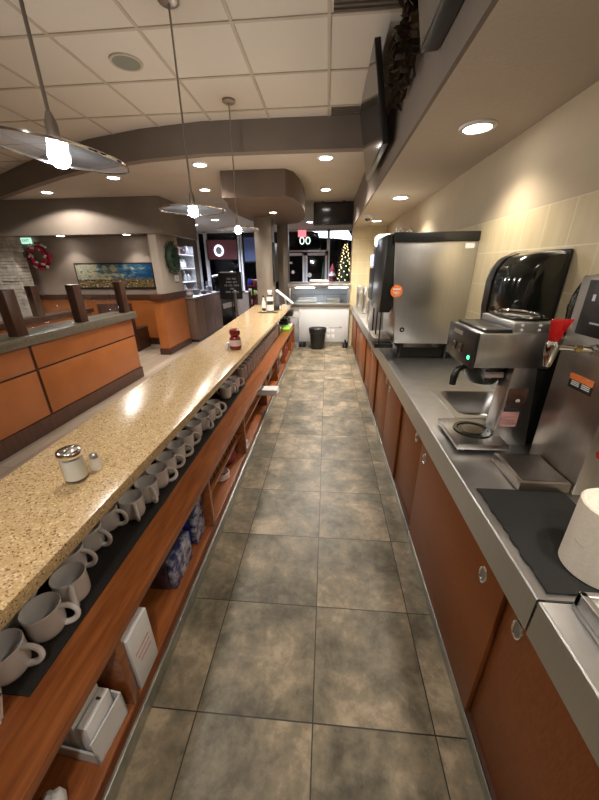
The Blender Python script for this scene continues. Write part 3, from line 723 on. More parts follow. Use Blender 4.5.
# ------------------------------------------------------------------ end cabinet with display case
ca = empty('display_counter', (-.06, 5.9, 0), 'white end counter with glass display case on top, brightened by added tubes', 'display counter')
B((-.57, 5.44, .10), (.49, 6.1, .86), .004).build('cabinet_body', 'cabwhite', ca)
B((-.55, 5.46, 0), (.47, 6.1, .10)).build('plinth', 'alu', ca)
B((-.80, 5.40, .86), (.50, 6.12, .915), .006).build('steel_top', 'steel', ca)
B((-.80, 5.46, .60), (-.575, 6.1, .86), .006).build('side_shelf', 'white', ca)
B((.08, 5.437, .40), (.36, 5.441, .405)).build('vent_line', 'ink', ca); B((.30, 5.436, .415), (.34, 5.441, .43)).build('badge', 'redink', ca)
for kx in range(2):
    for kz in range(2): B((.03 + .10 * kx, 5.437, .16 + .12 * kz), (.10 + .10 * kx, 5.441, .25 + .12 * kz), .001).build('vent_cover', 'white', ca)
for x in (-.78, .45): B((x, 5.47, .915), (x + .04, 5.51, 1.24), .004).build('case_post', 'steel', ca)
MB().prism([(5.44, 1.23), (5.44, 1.29), (5.47, 1.315), (6.05, 1.315), (6.05, 1.23)], 0, -.80, .50, .006).build('case_top', 'steel', ca)
B((-.74, 5.48, .915), (-.04, 5.485, 1.23)).build('sliding_pane', 'glass', ca); B((-.06, 5.495, .915), (.45, 5.50, 1.23)).build('sliding_pane', 'glass', ca)
B((-.78, 6.0, .915), (.49, 6.02, 1.23)).build('case_back', 'cabwhite', ca)
B((-.74, 5.6, 1.06), (.45, 5.98, 1.068)).build('case_shelf', 'glass', ca)
o = MB(); o.box((-.62, 5.6, .92), (-.2, 5.9, .96), .01); o.box((-.60, 5.62, .96), (-.22, 5.88, 1.0), .01)
tag(o.build('white_tray', 'white'), 'white tray inside the display case on the left', 'tray')
tag(B((.0, 5.6, .92), (.3, 5.9, 1.0), .01).build('bluish_carton', 'steel'), 'pale metal pan inside the display case on the right', 'pan')
tag(B((-.35, 5.6, 1.315), (.05, 5.9, 1.37), .006).build('menu_box', 'card'), 'pale box lying on top of the display case', 'box')
for x in (-.65, .05):
    MB().cyl((x, 5.56, 1.222), (x + .4, 5.56, 1.222), .010, seg=12).build('case_fill_tube', 'lens_far', ca)  # added glowing tubes that brighten the case
spot((-.15, 5.75, 1.22), 8, (.85, .92, 1), 150, .8, .05)  # added fill light inside the case
# bin
tb = empty('trash_bin', (-.16, 5.2, 0), 'black plastic trash bin with liner standing before the white cabinet', 'trash bin')
MB().lathe([(0, 0), (.135, 0), (.14, .01), (.175, .41), (.185, .415), (.185, .43), (.17, .43), (.135, .02), (0, .02)], (-.16, 5.2, 0), 32, 1, .8).build('bin_body', 'black', tb)
MB().lathe([(.165, .33), (.178, .34), (.187, .42), (.19, .435), (.178, .445), (.165, .43), (.160, .33)], (-.16, 5.2, 0), 48, 1, .8, flute=.02, nfl=13).build('bin_liner', 'bagblack', tb)
o = MB()
for j in range(3): o.tube([(-.50 + .07 * math.cos(t), 5.36 + .05 * math.sin(t), .02 + .03 * j + .008 * math.sin(3 * t)) for t in [2 * PI * q / 20 for q in range(20)]], .014, 8, True)
tag(o.build('hose_coil', 'black', ang=70), 'coiled black hose on the floor left of the bin', 'hose')
o = MB().lathe([(0, 0), (.05, 0), (.055, .01), (.04, .08), (.018, .12), (.018, .17), (0, .175)], (.43, 5.32, 0), 18)
tag(o.build('floor_bottle', 'black'), 'small dark bottle standing on the floor at the right end of the aisle', 'bottle')

# hanging screen above the case
e = empty('hanging_screen', (.11, 5.46, 2.36), 'dark wide screen hung from the ceiling above the display case', 'screen')
B((-.27, 5.44, 2.36), (.478, 5.50, 2.75), .006).build('screen_body', 'black', e)
B((-.25, 5.437, 2.38), (.46, 5.4405, 2.73)).build('screen_glass', 'screen', e)
for x in (-.1, .3): MB().cyl((x, 5.47, 2.75), (x, 5.47, 2.77), .015, seg=12).build('mount_rod', 'black', e)
# exit sign, numerals
e = empty('exit_sign', (-.78, 9.7, 2.5), 'small glowing red exit sign hanging before the entrance', 'exit sign')
B((-.93, 9.68, 2.50), (-.68, 9.72, 2.69), .004).build('sign_box', 'exitred', e); B((-.815, 9.69, 2.69), (-.795, 9.71, 2.77)).build('hanger', 'frame', e)
text('EXIT', .10, Matrix.Translation((-.805, 9.678, 2.595)) @ Matrix.Rotation(PI / 2, 4, 'X'), 'white', 'lettering', e)
e = empty('neon_numerals', (-.76, YB - .02, 2.3), 'pale glowing rounded numerals on the dark glass above the doors', 'neon sign')
for k, x in enumerate((-.86, -.66)):
    MB().tube([(x + .07 * math.cos(t), YB - .02, 2.44 + .10 * math.sin(t)) for t in [2 * PI * q / 24 for q in range(24)]], .016, 8, True).build('neon_tube', 'neon', e, 80)

# christmas tree, figure, small tree
ct = empty('christmas_tree', (.57, 9.5, 0), 'tall christmas tree with gold lights by the entrance window', 'christmas tree')
tm = MB(); tm.cyl((.57, 9.5, 0), (.57, 9.5, .35), .04, seg=10); tm.build('trunk', 'darkwood', ct)
tm = MB()
for k in range(900):
    h = random.random() ** 1.3; z = .3 + 2.05 * h; R_ = .30 * (1 - h) ** .8 + .02; t = random.uniform(0, 2 * PI)
    p = Vector((.57 + R_ * .25 * math.cos(t), 9.5 + R_ * .25 * math.sin(t), z)); q = Vector((.57 + R_ * math.cos(t), 9.5 + R_ * math.sin(t), z - .07 * random.random()))
    n = (q - p).cross(Vector((0, 0, 1))).normalized() * .025
    tm.bm.faces.new([tm.bm.verts.new(v) for v in (p - n, q - n * .3, q + n * .3, p + n)])
tm.lathe([(0, 2.37), (.03, 2.3), (.27, .35), (0, .32)], (.57, 9.5, 0), 20)
tm.build('tree_crown', 'greenleaf', ct)
ob = None
for k in range(90):
    h = (k + .5) / 90; z = .5 + 1.75 * h; R_ = .29 * (1 - h) ** .8 + .03; t = k * 2.4
    if ob is None:
        ob = MB().ball((0, 0, 0), .020, u=10, v=6).build('fairy_light', 'warmdot', ct, 80); o = ob
    else:
        o = ob.copy(); COL.objects.link(o)
    o.location = Vector((.57 + R_ * math.cos(t), 9.5 + R_ * math.sin(t), z)) - Vector((.57, 9.5, 0))
fg = empty('gnome_figure', (.17, 9.1, 0), 'dark red standing holiday figure with white trim left of the tree', 'figure')
MB().lathe([(0, 0), (.15, 0), (.14, .5), (.10, 1.1), (.08, 1.35), (0, 1.38)], (.17, 9.1, 0), 20).build('robe', 'redcloth', fg)
MB().ball((.17, 9.1, 1.45), .085, (1, 1, 1.1)).build('head', 'label', fg); MB().lathe([(0, 1.72), (.02, 1.68), (.09, 1.52), (.095, 1.50), (0, 1.5)], (.17, 9.1, 0), 16).build('pointed_cap', 'redcloth', fg)
MB().lathe([(.07, 1.34), (.11, 1.36), (.11, 1.40), (.07, 1.42), (.07, 1.34)], (.17, 9.1, 0), 18).build('white_trim', 'whiteball', fg)
o = MB(); o.lathe([(0, 1.76), (.05, 1.3), (.10, .5), (.12, .2), (.02, .2), (.02, 0), (0, 0)], (-.12, 9.3, 0), 28, flute=.12, nfl=9)
tag(o.build('slim_tree', 'greenleaf'), 'slim dark green artificial tree in front of the right door', 'artificial tree')

# ------------------------------------------------------------------ right counter
SX, SX2, SY, SY2 = .735, 1.085, .035, .41
ctp = empty('steel_countertop', (.84, 2.2, .75), 'long worn stainless steel countertop along the wall', 'countertop')
o = MB()
for a, b in (((.545, -1.0), (SX, 5.45)), ((SX2, -1.0), (XR - .001, 5.45)), ((SX, -1.0), (SX2, SY)), ((SX, SY2), (SX2, 5.45))): o.box((*a, .845), (*b, .87))
o.build('top_sheet', 'steelcounter', ctp)
MB().prism([(.540, .752), (.540, .866), (.5435, .8702), (.546, .8702), (.546, .752)], 1, -.999, 5.45).build('front_apron', 'steel', ctp)
B((.555, -1.004, .75), (XR - .001, -.999, .8695)).build('end_edge', 'ink', ctp)
B((1.125, -1.0, .87), (XR - .001, 5.45, .93), .003).build('back_upstand', 'steel', ctp)
c2 = empty('steel_worktop', (.84, -2.2, .75), 'separate steel worktop section at the lower right corner', 'countertop')
B((.545, -3.4, .84), (XR - .001, -1.006, .87), .002).build('top_sheet', 'steelcounter', c2)
MB().prism([(.540, .752), (.540, .866), (.5435, .8702), (.546, .8702), (.546, .752)], 1, -3.4, -1.006).build('front_apron', 'steel', c2)
# sink
def rrect(x0, x1, y0, y1, r, z, n=6):
    out = []
    for cx, cy, a0 in ((x1 - r, y1 - r, 0), (x0 + r, y1 - r, PI / 2), (x0 + r, y0 + r, PI), (x1 - r, y0 + r, 1.5 * PI)):
        for k in range(n + 1):
            t = a0 + PI / 2 * k / n; out.append((cx + r * math.cos(t), cy + r * math.sin(t), z))
    return out
sk = empty('hand_sink', (.91, .22, .70), 'small stainless drop-in sink behind the coffee brewer', 'sink')
o = MB()
loops = [rrect(SX - .03, SX2 + .02, SY - .03, SY2 + .03, .02, .8705), rrect(SX - .03, SX2 + .02, SY - .03, SY2 + .03, .02, .8775), rrect(SX + .005, SX2 - .005, SY + .005, SY2 - .005, .06, .8775), rrect(SX + .012, SX2 - .012, SY + .012, SY2 - .012, .06, .868), rrect(SX + .03, SX2 - .03, SY + .03, SY2 - .03, .06, .74), rrect(SX + .06, SX2 - .06, SY + .06, SY2 - .06, .05, .722)]
rings = [[o.bm.verts.new(p) for p in l] for l in loops]
for A, Bq in zip(rings, rings[1:]):
    for k in range(len(A)): o.bm.faces.new([A[k], A[(k + 1) % len(A)], Bq[(k + 1) % len(A)], Bq[k]])
o.bm.faces.new(rings[-1]); o.build('sink_bowl', 'steelv', sk)
MB().lathe([(0, 0), (.035, 0), (.04, .004), (.03, .006), (0, .003)], (.91, .22, .7225), 24).build('drain', 'chrome', sk)

# base cabinets with sliding doors
units = [(-3.4, -1.86, ()), (-1.85, .05, (-1.85, -.86, .05)), (.06, 1.12, (.06, .60, 1.12)), (1.13, 2.25, (1.13, 1.83, 2.25)), (2.26, 3.8, (2.26, 2.9, 3.8)), (3.81, 5.42, (3.81, 4.5, 5.42))]
labs = ['hidden', 'nearest cherry base cabinet with two sliding doors at lower right', 'cherry base cabinet below the sink with two sliding doors', 'cherry base cabinet below the ice machine with sliding doors', 'cherry base cabinet past the ice machine, second from the far end', 'farthest cherry base cabinet, beside the white end counter']
for (y0, y1, ds), lb in zip(units, labs):
    if not ds: continue
    e = empty('base_cabinet', (.85, (y0 + y1) / 2, 0), lb, 'cabinet', 'base cabinets under the steel counter')
    o = MB(); o.box((.61, y0, .06), (XR - .001, y0 + .02, .745)); o.box((.61, y1 - .02, .06), (XR - .001, y1, .745)); o.box((1.1, y0, .06), (XR - .001, y1, .745)); o.box((.61, y0, .06), (XR - .001, y1, .09)); (o.box((.61, y0, .725), (XR - .001, y1, .7449)) if y0 != .06 else None)
    o.build('carcass', 'laminner', e)
    B((.575, y0, 0), (XR - .001, y1, .06)).build('toe_kick', 'laminner', e)
    B((.569, y0, 0), (.574, y1, .055), .001).build('door_track', 'alu', e)['label'] = 'metal bottom track'
    B((.569, y0, .725), (.605, y1, .75)).build('top_rail', 'lam', e)
    for k, (a, b) in enumerate(zip(ds, ds[1:])):
        fx = .589 if (k == 0) else .571
        a2, b2 = (a, b + .04) if k == 0 else (a, b)
        dr = B((fx, a2 + .002, .06), (fx + .016, b2 - .002, .724), .0015).build('sliding_door', 'lam', e)
        pulls = [a2 + .93, ] if (k == 0 and y0 < -1) else ([b2 - .08, a2 + .11] if k == 1 and y0 < 0 else [b2 - .08 if k else a2 + .15])
        if y0 < -1: pulls = [-.925] if k == 0 else [-.745, -.03]
        for py in pulls:
            zc = .64
            pm = MB().lathe([(.016, .001), (.018, .004), (.021, .0045), (.0225, .0), (.016, 0), (.016, .001)], (0, 0, 0), 28)
            rm = MB().lathe([(0, 0), (.0165, 0), (.0165, .0012), (0, .0012)], (0, 0, 0), 28)
            for q_ in (pm, rm): bmesh.ops.transform(q_.bm, matrix=Matrix.Translation((fx, py, zc)) @ Matrix.Rotation(-PI / 2, 4, 'Y') @ Matrix.Diagonal((1.5, 1, 1, 1)), verts=q_.bm.verts)
            pm.build('recessed_pull', 'chrome', dr); rm.build('pull_recess', 'pillar', dr)

# ice and water dispenser ------------------------------------------------------
im = empty('ice_machine', (.84, 1.5, .87), 'large stainless ice dispenser with black front and orange round sticker', 'ice machine')
o = MB(); o.prism([(.562, 1.262), (.525, 1.785), (XR - .002, 1.785), (XR - .002, 1.01), (.592, 1.01), (.575, 1.262)], 1, 1.18, 1.74, .003); o.build('steel_body', 'steelv', im)
B((.515, 1.165, 1.785), (XR - .002, 1.76, 1.85), .006).build('top_cap', 'black', im)
MB().prism([(.452, 1.262), (.470, 1.84), (.530, 1.84), (.552, 1.30), (.535, 1.262)], 1, 1.19, 1.73, .006).build('front_cover', 'black', im)
B((.60, 1.21, 1.02), (.66, 1.71, 1.26)).build('dispense_panel', 'steel', im)
o = MB(); o.box((.44, 1.23, .955), (.60, 1.69, .995), .006); o.build('drip_tray', 'black', im)
o = MB(); o.box((.435, 1.28, .995), (.585, 1.64, 1.035), .008); o.build('tray_grate', 'pillar', im)
for y in (1.23, 1.45, 1.67):
    MB().tube([(.475, y, 1.265), (.475, y, .99)], .006, 6).build('guard_wire', 'black', im)
MB().tube([(.475, 1.23, 1.25), (.475, 1.67, 1.25)], .006, 6).build('guard_wire', 'black', im)
for x in (.66, 1.05):
    for y in (1.24, 1.68): MB().cyl((x, y, .8705), (x, y, 1.01), .02, .024, 16).build('foot', 'black', im)
B((.64, 1.25, .8712), (1.07, 1.68, .96)).build('under_shade', 'black', im)  # black block standing in for the shadow beneath the machine
stk = MB().cyl((.572, 1.1755, 1.43), (.572, 1.1785, 1.43), .047, seg=40).build('round_sticker', 'orangest', im)
B((.542, 1.1735, 1.440), (.602, 1.1755, 1.451)).build('sticker_band', 'paper', stk)
for k in range(3): B((.547 + .007 * k, 1.1735, 1.421 - .011 * k), (.597 - .007 * k, 1.1755, 1.425 - .011 * k)).build('sticker_print', 'paper', stk)
B((1.045, 1.1765, 1.735), (1.11, 1.1795, 1.772)).build('data_label', 'paper', im)
lg = MB().cyl((.648, 1.1765, 1.125), (.648, 1.1795, 1.125), .02, seg=28).build('round_badge', 'black', im)
B((.643, 1.1745, 1.119), (.655, 1.1765, 1.131)).build('badge_mark', 'white', lg)
o = MB()
for k in range(4): o.tube([(.60 + .035 * k + .014 * math.cos(t), 1.55, 1.883 + .03 * math.sin(t)) for t in [2 * PI * q / 14 for q in range(14)]], .0035, 6, True)
tag(o.build('wire_loops', 'steel', ang=70), 'small wire loops standing on top of the ice machine', 'wire holder')

# dispenser beyond, canisters
jd = empty('juice_dispenser', (.72, 2.5, .87), 'tall drink dispenser with lit white cap just beyond the ice machine', 'drink dispenser')
B((.56, 2.3, .8712), (.95, 2.7, 1.25), .01).build('dispenser_base', 'steel', jd)
B((.53, 2.3, 1.25), (.9, 2.7, 1.60), .01).build('ribbed_body', 'black', jd); B((.55, 2.36, 1.82), (.72, 2.6, 1.94), .03).build('lit_cap', 'capglow', jd)
B((.56, 2.34, 1.60), (.85, 2.66, 1.82), .01).build('dispenser_head', 'black', jd); B((.525, 2.36, 1.62), (.53, 2.64, 1.74)).build('lit_panel', 'lilac', jd)
for k, (y, x, h, m_, lb) in enumerate(((5.15, .66, .40, 'steelv', 'tall steel canister at the far end of the counter'), (4.7, .70, .36, 'glass', 'stack of clear cups second from the far counter end'), (4.25, .68, .42, 'steelv', 'tall steel canister before the clear cups'), (3.85, .72, .34, 'glass', 'stack of clear cups beside the steel canisters'), (3.4, .68, .30, 'steelv', 'shorter steel canister nearest the drink dispenser'))):
    tag(MB().lathe([(0, 0), (.05, 0), (.055, .01), (.05, h * .4), (.056, h * .45), (.056, h - .03), (.04, h), (0, h)], (x, y, .8712), 24).build('canister' if m_ != 'glass' else 'cup_stack', m_), lb, 'canister' if m_ != 'glass' else 'cups')
e = empty('creamer_rack', (.75, 3.05, .87), 'pale cup rack on the counter beyond the ice machine', 'rack')
B((.62, 2.85, .8712), (.9, 3.2, .99), .008).build('rack_body', 'cream', e)
for k in range(3): MB().lathe([(0, 0), (.03, 0), (.04, .14), (0, .14)], (.68, 2.92 + .1 * k, .99), 16).build('cup_sleeve', 'cream', e)

# dome camera
e = empty('dome_camera', (.605, 3.99, 2.27), 'white dome security camera under the soffit edge', 'camera')
MB().lathe([(0, .06), (.07, .06), (.075, .04), (.07, .015), (.05, .01), (0, .01)], (.605, 3.99, 2.27), 28).build('camera_housing', 'white', e)
MB().ball((.605, 3.99, 2.283), .045, (1, 1, .9)).build('camera_dome', 'blackgloss', e)

# paper towel dispensers on the wall -------------------------------------------
def towel(y0, y1, z0, z1, label, dk=1, nm='towel_dispenser', cat='paper towel dispenser'):
    e = empty(nm, (1.05, (y0 + y1) / 2, z0), label, cat)
    B((XR - .02, y0 - .004, z0 - .004), (XR - .001, y1 + .004, z1 + .004), .01).build('back_plate', 'black', e)
    # domed cover: rounded profile bulging from the wall, corners rounded towards the ends
    prof = [(XR - .015, z0), (XR - .18, z0), (XR - .22, z0 + .05), (XR - .235, z0 + .15), (XR - .235, z1 - .14), (XR - .222, z1 - .08), (XR - .19, z1 - .035), (XR - .14, z1 - .010), (XR - .08, z1), (XR - .015, z1)]
    prof = [(XR - (XR - x) * dk, z) for x, z in prof]
    o = MB(); N = 14; secs = []
    for k in range(N + 1):
        t = -1 + 2 * k / N; sc = (1 - abs(t) ** 5) ** .28 if abs(t) < 1 else .62
        sc = max(sc, .62)
        secs.append([o.bm.verts.new((XR - .015 - (XR - .015 - x) * sc, (y0 + y1) / 2 + (y1 - y0) / 2 * t, z0 + (z - z0) * (1 - .12 * (1 - sc)))) for x, z in prof])
    for A, Q in zip(secs, secs[1:]):
        for k in range(len(A) - 1): o.bm.faces.new([A[k], A[k + 1], Q[k + 1], Q[k]])
        o.bm.faces.new([A[-1], A[0], Q[0], Q[-1]])
    o.bm.faces.new(secs[0]); o.bm.faces.new(secs[-1][::-1])
    o.build('domed_cover', 'blackgloss', e, 40)
    # raised curved band over the cover
    b = MB(); secs = []
    for yy in ((y0 + y1) / 2 + .02, (y0 + y1) / 2 + .07):
        secs.append([b.bm.verts.new((XR - .015 - (XR - .015 - x) * 1.03, yy, z0 + (z - z0) * 1.012)) for x, z in prof[1:-1]])
    for A, Q in zip(secs, secs[1:]):
        for k in range(len(A) - 1): b.bm.faces.new([A[k], A[k + 1], Q[k + 1], Q[k]])
    b.build('cover_band', 'black', e, 60) if dk == 1 else b.bm.free()
    B((XR - .15 * dk, y0 + .08, z0 - .012), (XR - .06 * dk, y1 - .08, z0 + .004), .004).build('towel_slot', 'black', e)
    return e
towel(.135, .50, 1.25, 1.68, 'big smoky black paper towel dispenser behind the coffee brewer')
towel(-.325, -.095, 1.315, 1.585, 'small black wall dispenser half hidden behind the tea brewer', .62, 'soap_dispenser', 'dispenser')

# coffee brewer ----------------------------------------------------------------
cb = empty('coffee_brewer', (.77, -.12, .87), 'stainless coffee brewer with black control panel beside the sink', 'coffee brewer')
B((.588, -.335, .885), (.80, -.075, .912), .004).build('warmer_base', 'steelv', cb)
for y in (-.31, -.1): B((.60, y - .012, .87), (.625, y + .012, .886)).build('foot', 'black', cb)
MB().lathe([(0, .004), (.05, .005), (.066, .003), (.066, .008), (.08, .008), (.083, .0), (0, 0)], (.70, -.20, .912), 40).build('warmer_plate', 'blackgloss', cb)
MB().lathe([(0, .0), (.045, .0), (.045, .0012), (0, .0012)], (.70, -.20, .9173), 40).build('warmer_disc', 'teasteel', cb)
MB().prism([(.765, .871), (.915, .871), (.875, 1.23), (.785, 1.23)], 1, -.255, -.165, .004).build('tower', 'steelv', cb)
B((.622, -.262, 1.228), (.912, .035, 1.368), .004).build('brew_head', 'steelv', cb)
B((.88, -.245, .871), (1.10, -.01, 1.30), .004).build('rear_housing', 'black', cb)
fp = B((.609, -.265, 1.222), (.6225, .038, 1.37), .003).build('control_panel', 'black', cb)
MB().cyl((.606, -.225, 1.262), (.6095, -.225, 1.262), .008, seg=16).build('ready_light', 'greenled', fp)
B((.6075, -.13, 1.335), (.6095, -.03, 1.352)).build('name_plate', 'steel', fp)
for k in range(2): B((.6065, -.15 + .07 * k, 1.265), (.6095, -.12 + .07 * k, 1.30), .001).build('switch', 'blackgloss', fp)
B((.64, -.25, 1.368), (.75, .03, 1.382), .006).build('top_lid', 'black', cb)
B((.745, -.255, 1.368), (.905, .03, 1.41), .004).build('rear_hood', 'steel', cb)
for x, z in ((.775, 1.398), (.84, 1.398), (.775, 1.38), (.84, 1.38)): MB().ball((x, -.256, z), .006, (1, .7, 1), 12, 8).build('screw', 'white', cb)
tw = MB().tube([(.825 + .07 * math.cos(t), -.11 + .12 * math.sin(t), 1.425) for t in [2 * PI * q / 36 for q in range(36)]], .007, 8, True).build('warmer_rail', 'chrome', cb)
B((.76, -.22, 1.41), (.89, 0, 1.420), .003).build('top_warmer', 'black', cb)
fn = MB().lathe([(0, 0), (.055, 0), (.07, .02), (.098, .085), (.10, .105), (0, .105)], (.735, -.11, 1.122), 32).build('brew_funnel', 'black', cb)
B((.70, -.2085, 1.17), (.775, -.2045, 1.195), .001).build('funnel_label', 'label', fn)
MB().tube([(.65, -.13, 1.20), (.61, -.14, 1.185), (.598, -.145, 1.15), (.596, -.148, 1.115)], [.012, .014, .016, .014], 12).build('funnel_handle', 'black', fn)
def panel_on_tower(x0, x1, z0, z1, m_, nm):
    return B((x0, -.2585, z0), (x1, -.2545, z1), .0008).build(nm, m_, cb)
panel_on_tower(.786, .862, 1.055, 1.14, 'brownlabel', 'picture_label'); panel_on_tower(.784, .860, 1.035, 1.053, 'ink', 'text_strip'); panel_on_tower(.778, .85, .975, 1.033, 'pinklabel', 'pink_label'); panel_on_tower(.782, .848, .962, .973, 'redink', 'text_strip')
for k in range(2): B((.80, -.2600, 1.013 - .014 * k), (.84, -.2583, 1.018 - .014 * k)).build('printed_line', 'redink', cb)
MB().ball((.83, -.258, 1.085), .008, (1.2, .3, 1)).build('picture_cup', 'paper', cb)

# tea machine ------------------------------------------------------------------
M['traysteel'] = mat('dull_dark_steel', (.20, .18, .17), (.26, .235, .22), .42, 1, scale=20, lo=.1, hi=.9)
tm_ = empty('tea_brewer', (1.0, -.42, .87), 'tall stainless tea brewer with red tap at the right edge', 'tea brewer')
B((.882, -.597, .8712), (1.12, -.335, 1.58), .006).build('tower', 'teasteel', tm_)
B((.874, -.578, 1.395), (.883, -.385, 1.568), .003).build('control_panel', 'black', tm_)
B((.872, -.43, 1.505), (.8745, -.42, 1.525)).build('panel_mark', 'white', tm_); B((.872, -.49, 1.435), (.8745, -.44, 1.440)).build('panel_mark', 'frame', tm_)
B((.708, -.590, .8712), (.880, -.392, .912), .005).build('drip_tray', 'teasteel', tm_)
B((.722, -.578, .912), (.870, -.404, .914)).build('tray_grate', 'traysteel', tm_)
sp_ = B((.8795, -.53, 1.215), (.8825, -.425, 1.265), .0005).build('warning_sticker', 'board', tm_)
B((.878, -.53, 1.245), (.8797, -.425, 1.265)).build('sticker_header', 'orangest', sp_)
for k in range(3):
    for y in (-.522, -.475): B((.878, y, 1.239 - .006 * k), (.8797, y + .036, 1.2422 - .006 * k)).build('sticker_print', 'paper', sp_)
MB().tube([(.884, -.50, 1.362), (.86, -.50, 1.362), (.80, -.485, 1.366), (.772, -.478, 1.366)], [.012, .010, .009, .010], 12).build('spigot_pipe', 'chrome', tm_)
MB().cyl((.865, -.50, 1.362), (.885, -.50, 1.362), .02, seg=6).build('pipe_nut', 'chrome', tm_); MB().cyl((.815, -.492, 1.364), (.832, -.495, 1.363), .0135, seg=6).build('pipe_nut', 'gold', tm_)
fc = MB().lathe([(0, 0), (.010, 0), (.013, .01), (.020, .055), (.021, .075), (.014, .085), (0, .086)], (.757, -.474, 1.30), 20).build('tap_body', 'chrome', tm_)
MB().prism([(.742, 1.385), (.77, 1.385), (.775, 1.41), (.795, 1.455), (.735, 1.455), (.738, 1.42)], 1, -.484, -.464, .003).build('tap_handle', 'redclear', fc)
MB().cyl((.757, -.474, 1.38), (.757, -.474, 1.40), .008, seg=12).build('tap_stem', 'chrome', fc)
MB().cyl((.93, -.600, 1.04), (.93, -.5965, 1.04), .022, seg=6).build('red_badge', 'red', tm_)

# mat, roll, lower right pan
o = MB(); pts = []
random.seed(3)
for k in range(22): pts.append((.572 + random.uniform(-.004, .004), -.985 + .40 * k / 21))
pts += [(.86, -.585), (.86, -.985)]
tag(o.prism(pts, 2, .8705, .8765).build('counter_mat', 'blackmat'), 'black textured mat lying on the counter by the paper roll', 'mat')
pr = empty('paper_roll', (.735, -.905, .877), 'big cream paper roll standing on the black mat', 'paper roll')
c = (.735, -.905, .8768)
MB().lathe([(.018, 0), (.074, 0), (.078, .004), (.078, .196), (.074, .20), (.018, .2), (.018, 0)], c, 48).build('roll_body', 'cream', pr, 40)
for rr_ in (.035, .052, .066): MB().lathe([(rr_, .2), (rr_ + .0015, .2012), (rr_ + .003, .2), (rr_, .2)], c, 40).build('paper_edge', 'paper', pr)
B((c[0] - .0785, c[1] - .03, c[2] + .095), (c[0] - .0775, c[1] + .0, c[2] + .098)).build('loose_edge', 'label', pr)
o = MB(); o.box((.605, -2.4, .871), (1.12, -1.015, .885), .002); o.box((.605, -2.4, .885), (.622, -1.015, .925), .003); o.box((.605, -1.03, .885), (1.12, -1.015, .925), .003); o.box((1.1, -2.4, .885), (1.12, -1.015, .925), .003)
tag(o.build('steel_pan', 'steel'), 'raised steel drain pan at the lower right corner of the picture', 'pan')

# ------------------------------------------------------------------ televisions and garland on the soffit face
def tv(y0, y1, zb, zt, xb, xt, label, th=.04):
    e = empty('television', (xb, (y0 + y1) / 2, zb), label, 'television', 'televisions mounted on the soffit face')
    MB().prism([(xb, zb), (xt, zt), (xt + th, zt + .004), (xb + th, zb + .004)], 1, y0, y1, .003).build('tv_body', 'black', e)
    f = .012; k = (xt - xb) / (zt - zb)
    MB().quad((xb - .0015 + k * f, y0 + f, zb + f), (xb - .0015 + k * f, y1 - f, zb + f), (xt - .0015 - k * f, y1 - f, zt - f), (xt - .0015 - k * f, y0 + f, zt - f)).build('tv_screen', 'screen', e)
    MB().tube([(.48, (y0 + y1) / 2, (zb + zt) / 2), (xb + th - .01, (y0 + y1) / 2, (zb + zt) / 2 - .0)], .03, 8).build('wall_mount', 'black', e)
    return e
tv(1.24, 2.28, 2.41, 2.97, .385, .285, 'thin black television tilted out from the soffit beyond the garland')
t2 = tv(-.85, .33, 2.47, 3.0, .40, .30, 'black television at the top edge of the picture', .075)
MB().tube([(.462, .22 - .12 * math.sin(t) * .3, 2.62 - .13 * math.sin(t) + .0 * t) if False else (.462, -.12 + .10 * t / PI, 2.56 - .13 * math.sin(t)) for t in [PI * q / 14 for q in range(15)]], .004, 6).build('power_cable', 'white', t2)
ga = empty('garland', (.44, .85, 2.55), 'brown autumn leaf garland hanging between the two televisions', 'garland')
random.seed(11)
lv = MB(); lg_ = MB()
for k in range(330):
    y = random.uniform(.45, 1.2); zc = 2.98 - .42 * random.random() ** .8; x = .455 - random.random() * .07
    a = Vector((random.uniform(-1, 1), random.uniform(-1, 1), random.uniform(-1, 1))).normalized() * .045; b = a.orthogonal().normalized() * .022
    p = Vector((x, y, zc)); tgt = lg_ if k % 9 == 0 else lv
    q = [p - a, p + b, p + a, p - b]
    for v in q: v.x = min(v.x, .476)
    tgt.bm.faces.new([tgt.bm.verts.new(v) for v in q])
lv.build('leaves', 'leafbrown', ga); lg_.build('gold_leaves', 'leafgold', ga)
MB().tube([(.465, .42 + .08 * k, 2.85 - .06 * math.sin(k * 1.1)) for k in range(11)], .012, 6).build('vine', 'leafbrown', ga)

# ------------------------------------------------------------------ dining side
hw = empty('half_wall', (-3.0, 1.1, 0), 'orange panelled half wall with grey stone top beside the booths', 'half wall')
B((-3.16, -2.6, .17), (-2.93, 3.14, .93)).build('panel_core', 'darkwood', hw)
for y0, y1 in ((-2.6, -.65), (-.63, 1.33), (1.35, 3.14)):
    B((-2.93, y0 + .008, .18), (-2.918, y1 - .008, .66), .002).build('lower_panel', 'orange', hw)
    B((-2.93, y0 + .008, .68), (-2.918, y1 - .008, .93), .002).build('upper_panel', 'orange', hw)
B((-3.155, 3.14, .18), (-2.94, 3.152, .93), .002).build('end_panel', 'orange', hw)
B((-3.17, -2.6, 0), (-2.91, 3.16, .17), .004).build('base_board', 'darkwood', hw)
B((-3.24, -2.6, .93), (-2.86, 3.2, 1.02), .005).build('stone_top', 'stonecap', hw)
for k, (y, lb) in enumerate(((1.33, 'thick dark wooden post on the stone half wall, nearest the left edge'), (2.2, 'dark wooden post in the middle of the half wall'), (3.1, 'dark wooden post at the far end of the half wall'))):
    e = empty('divider_post', (-2.98, y, 1.02), lb, 'post', 'dark posts on the half wall')
    B((-3.03, y - .06, 1.02), (-2.93, y + .06, 1.45), .004).build('post_body', 'darkwood', e)
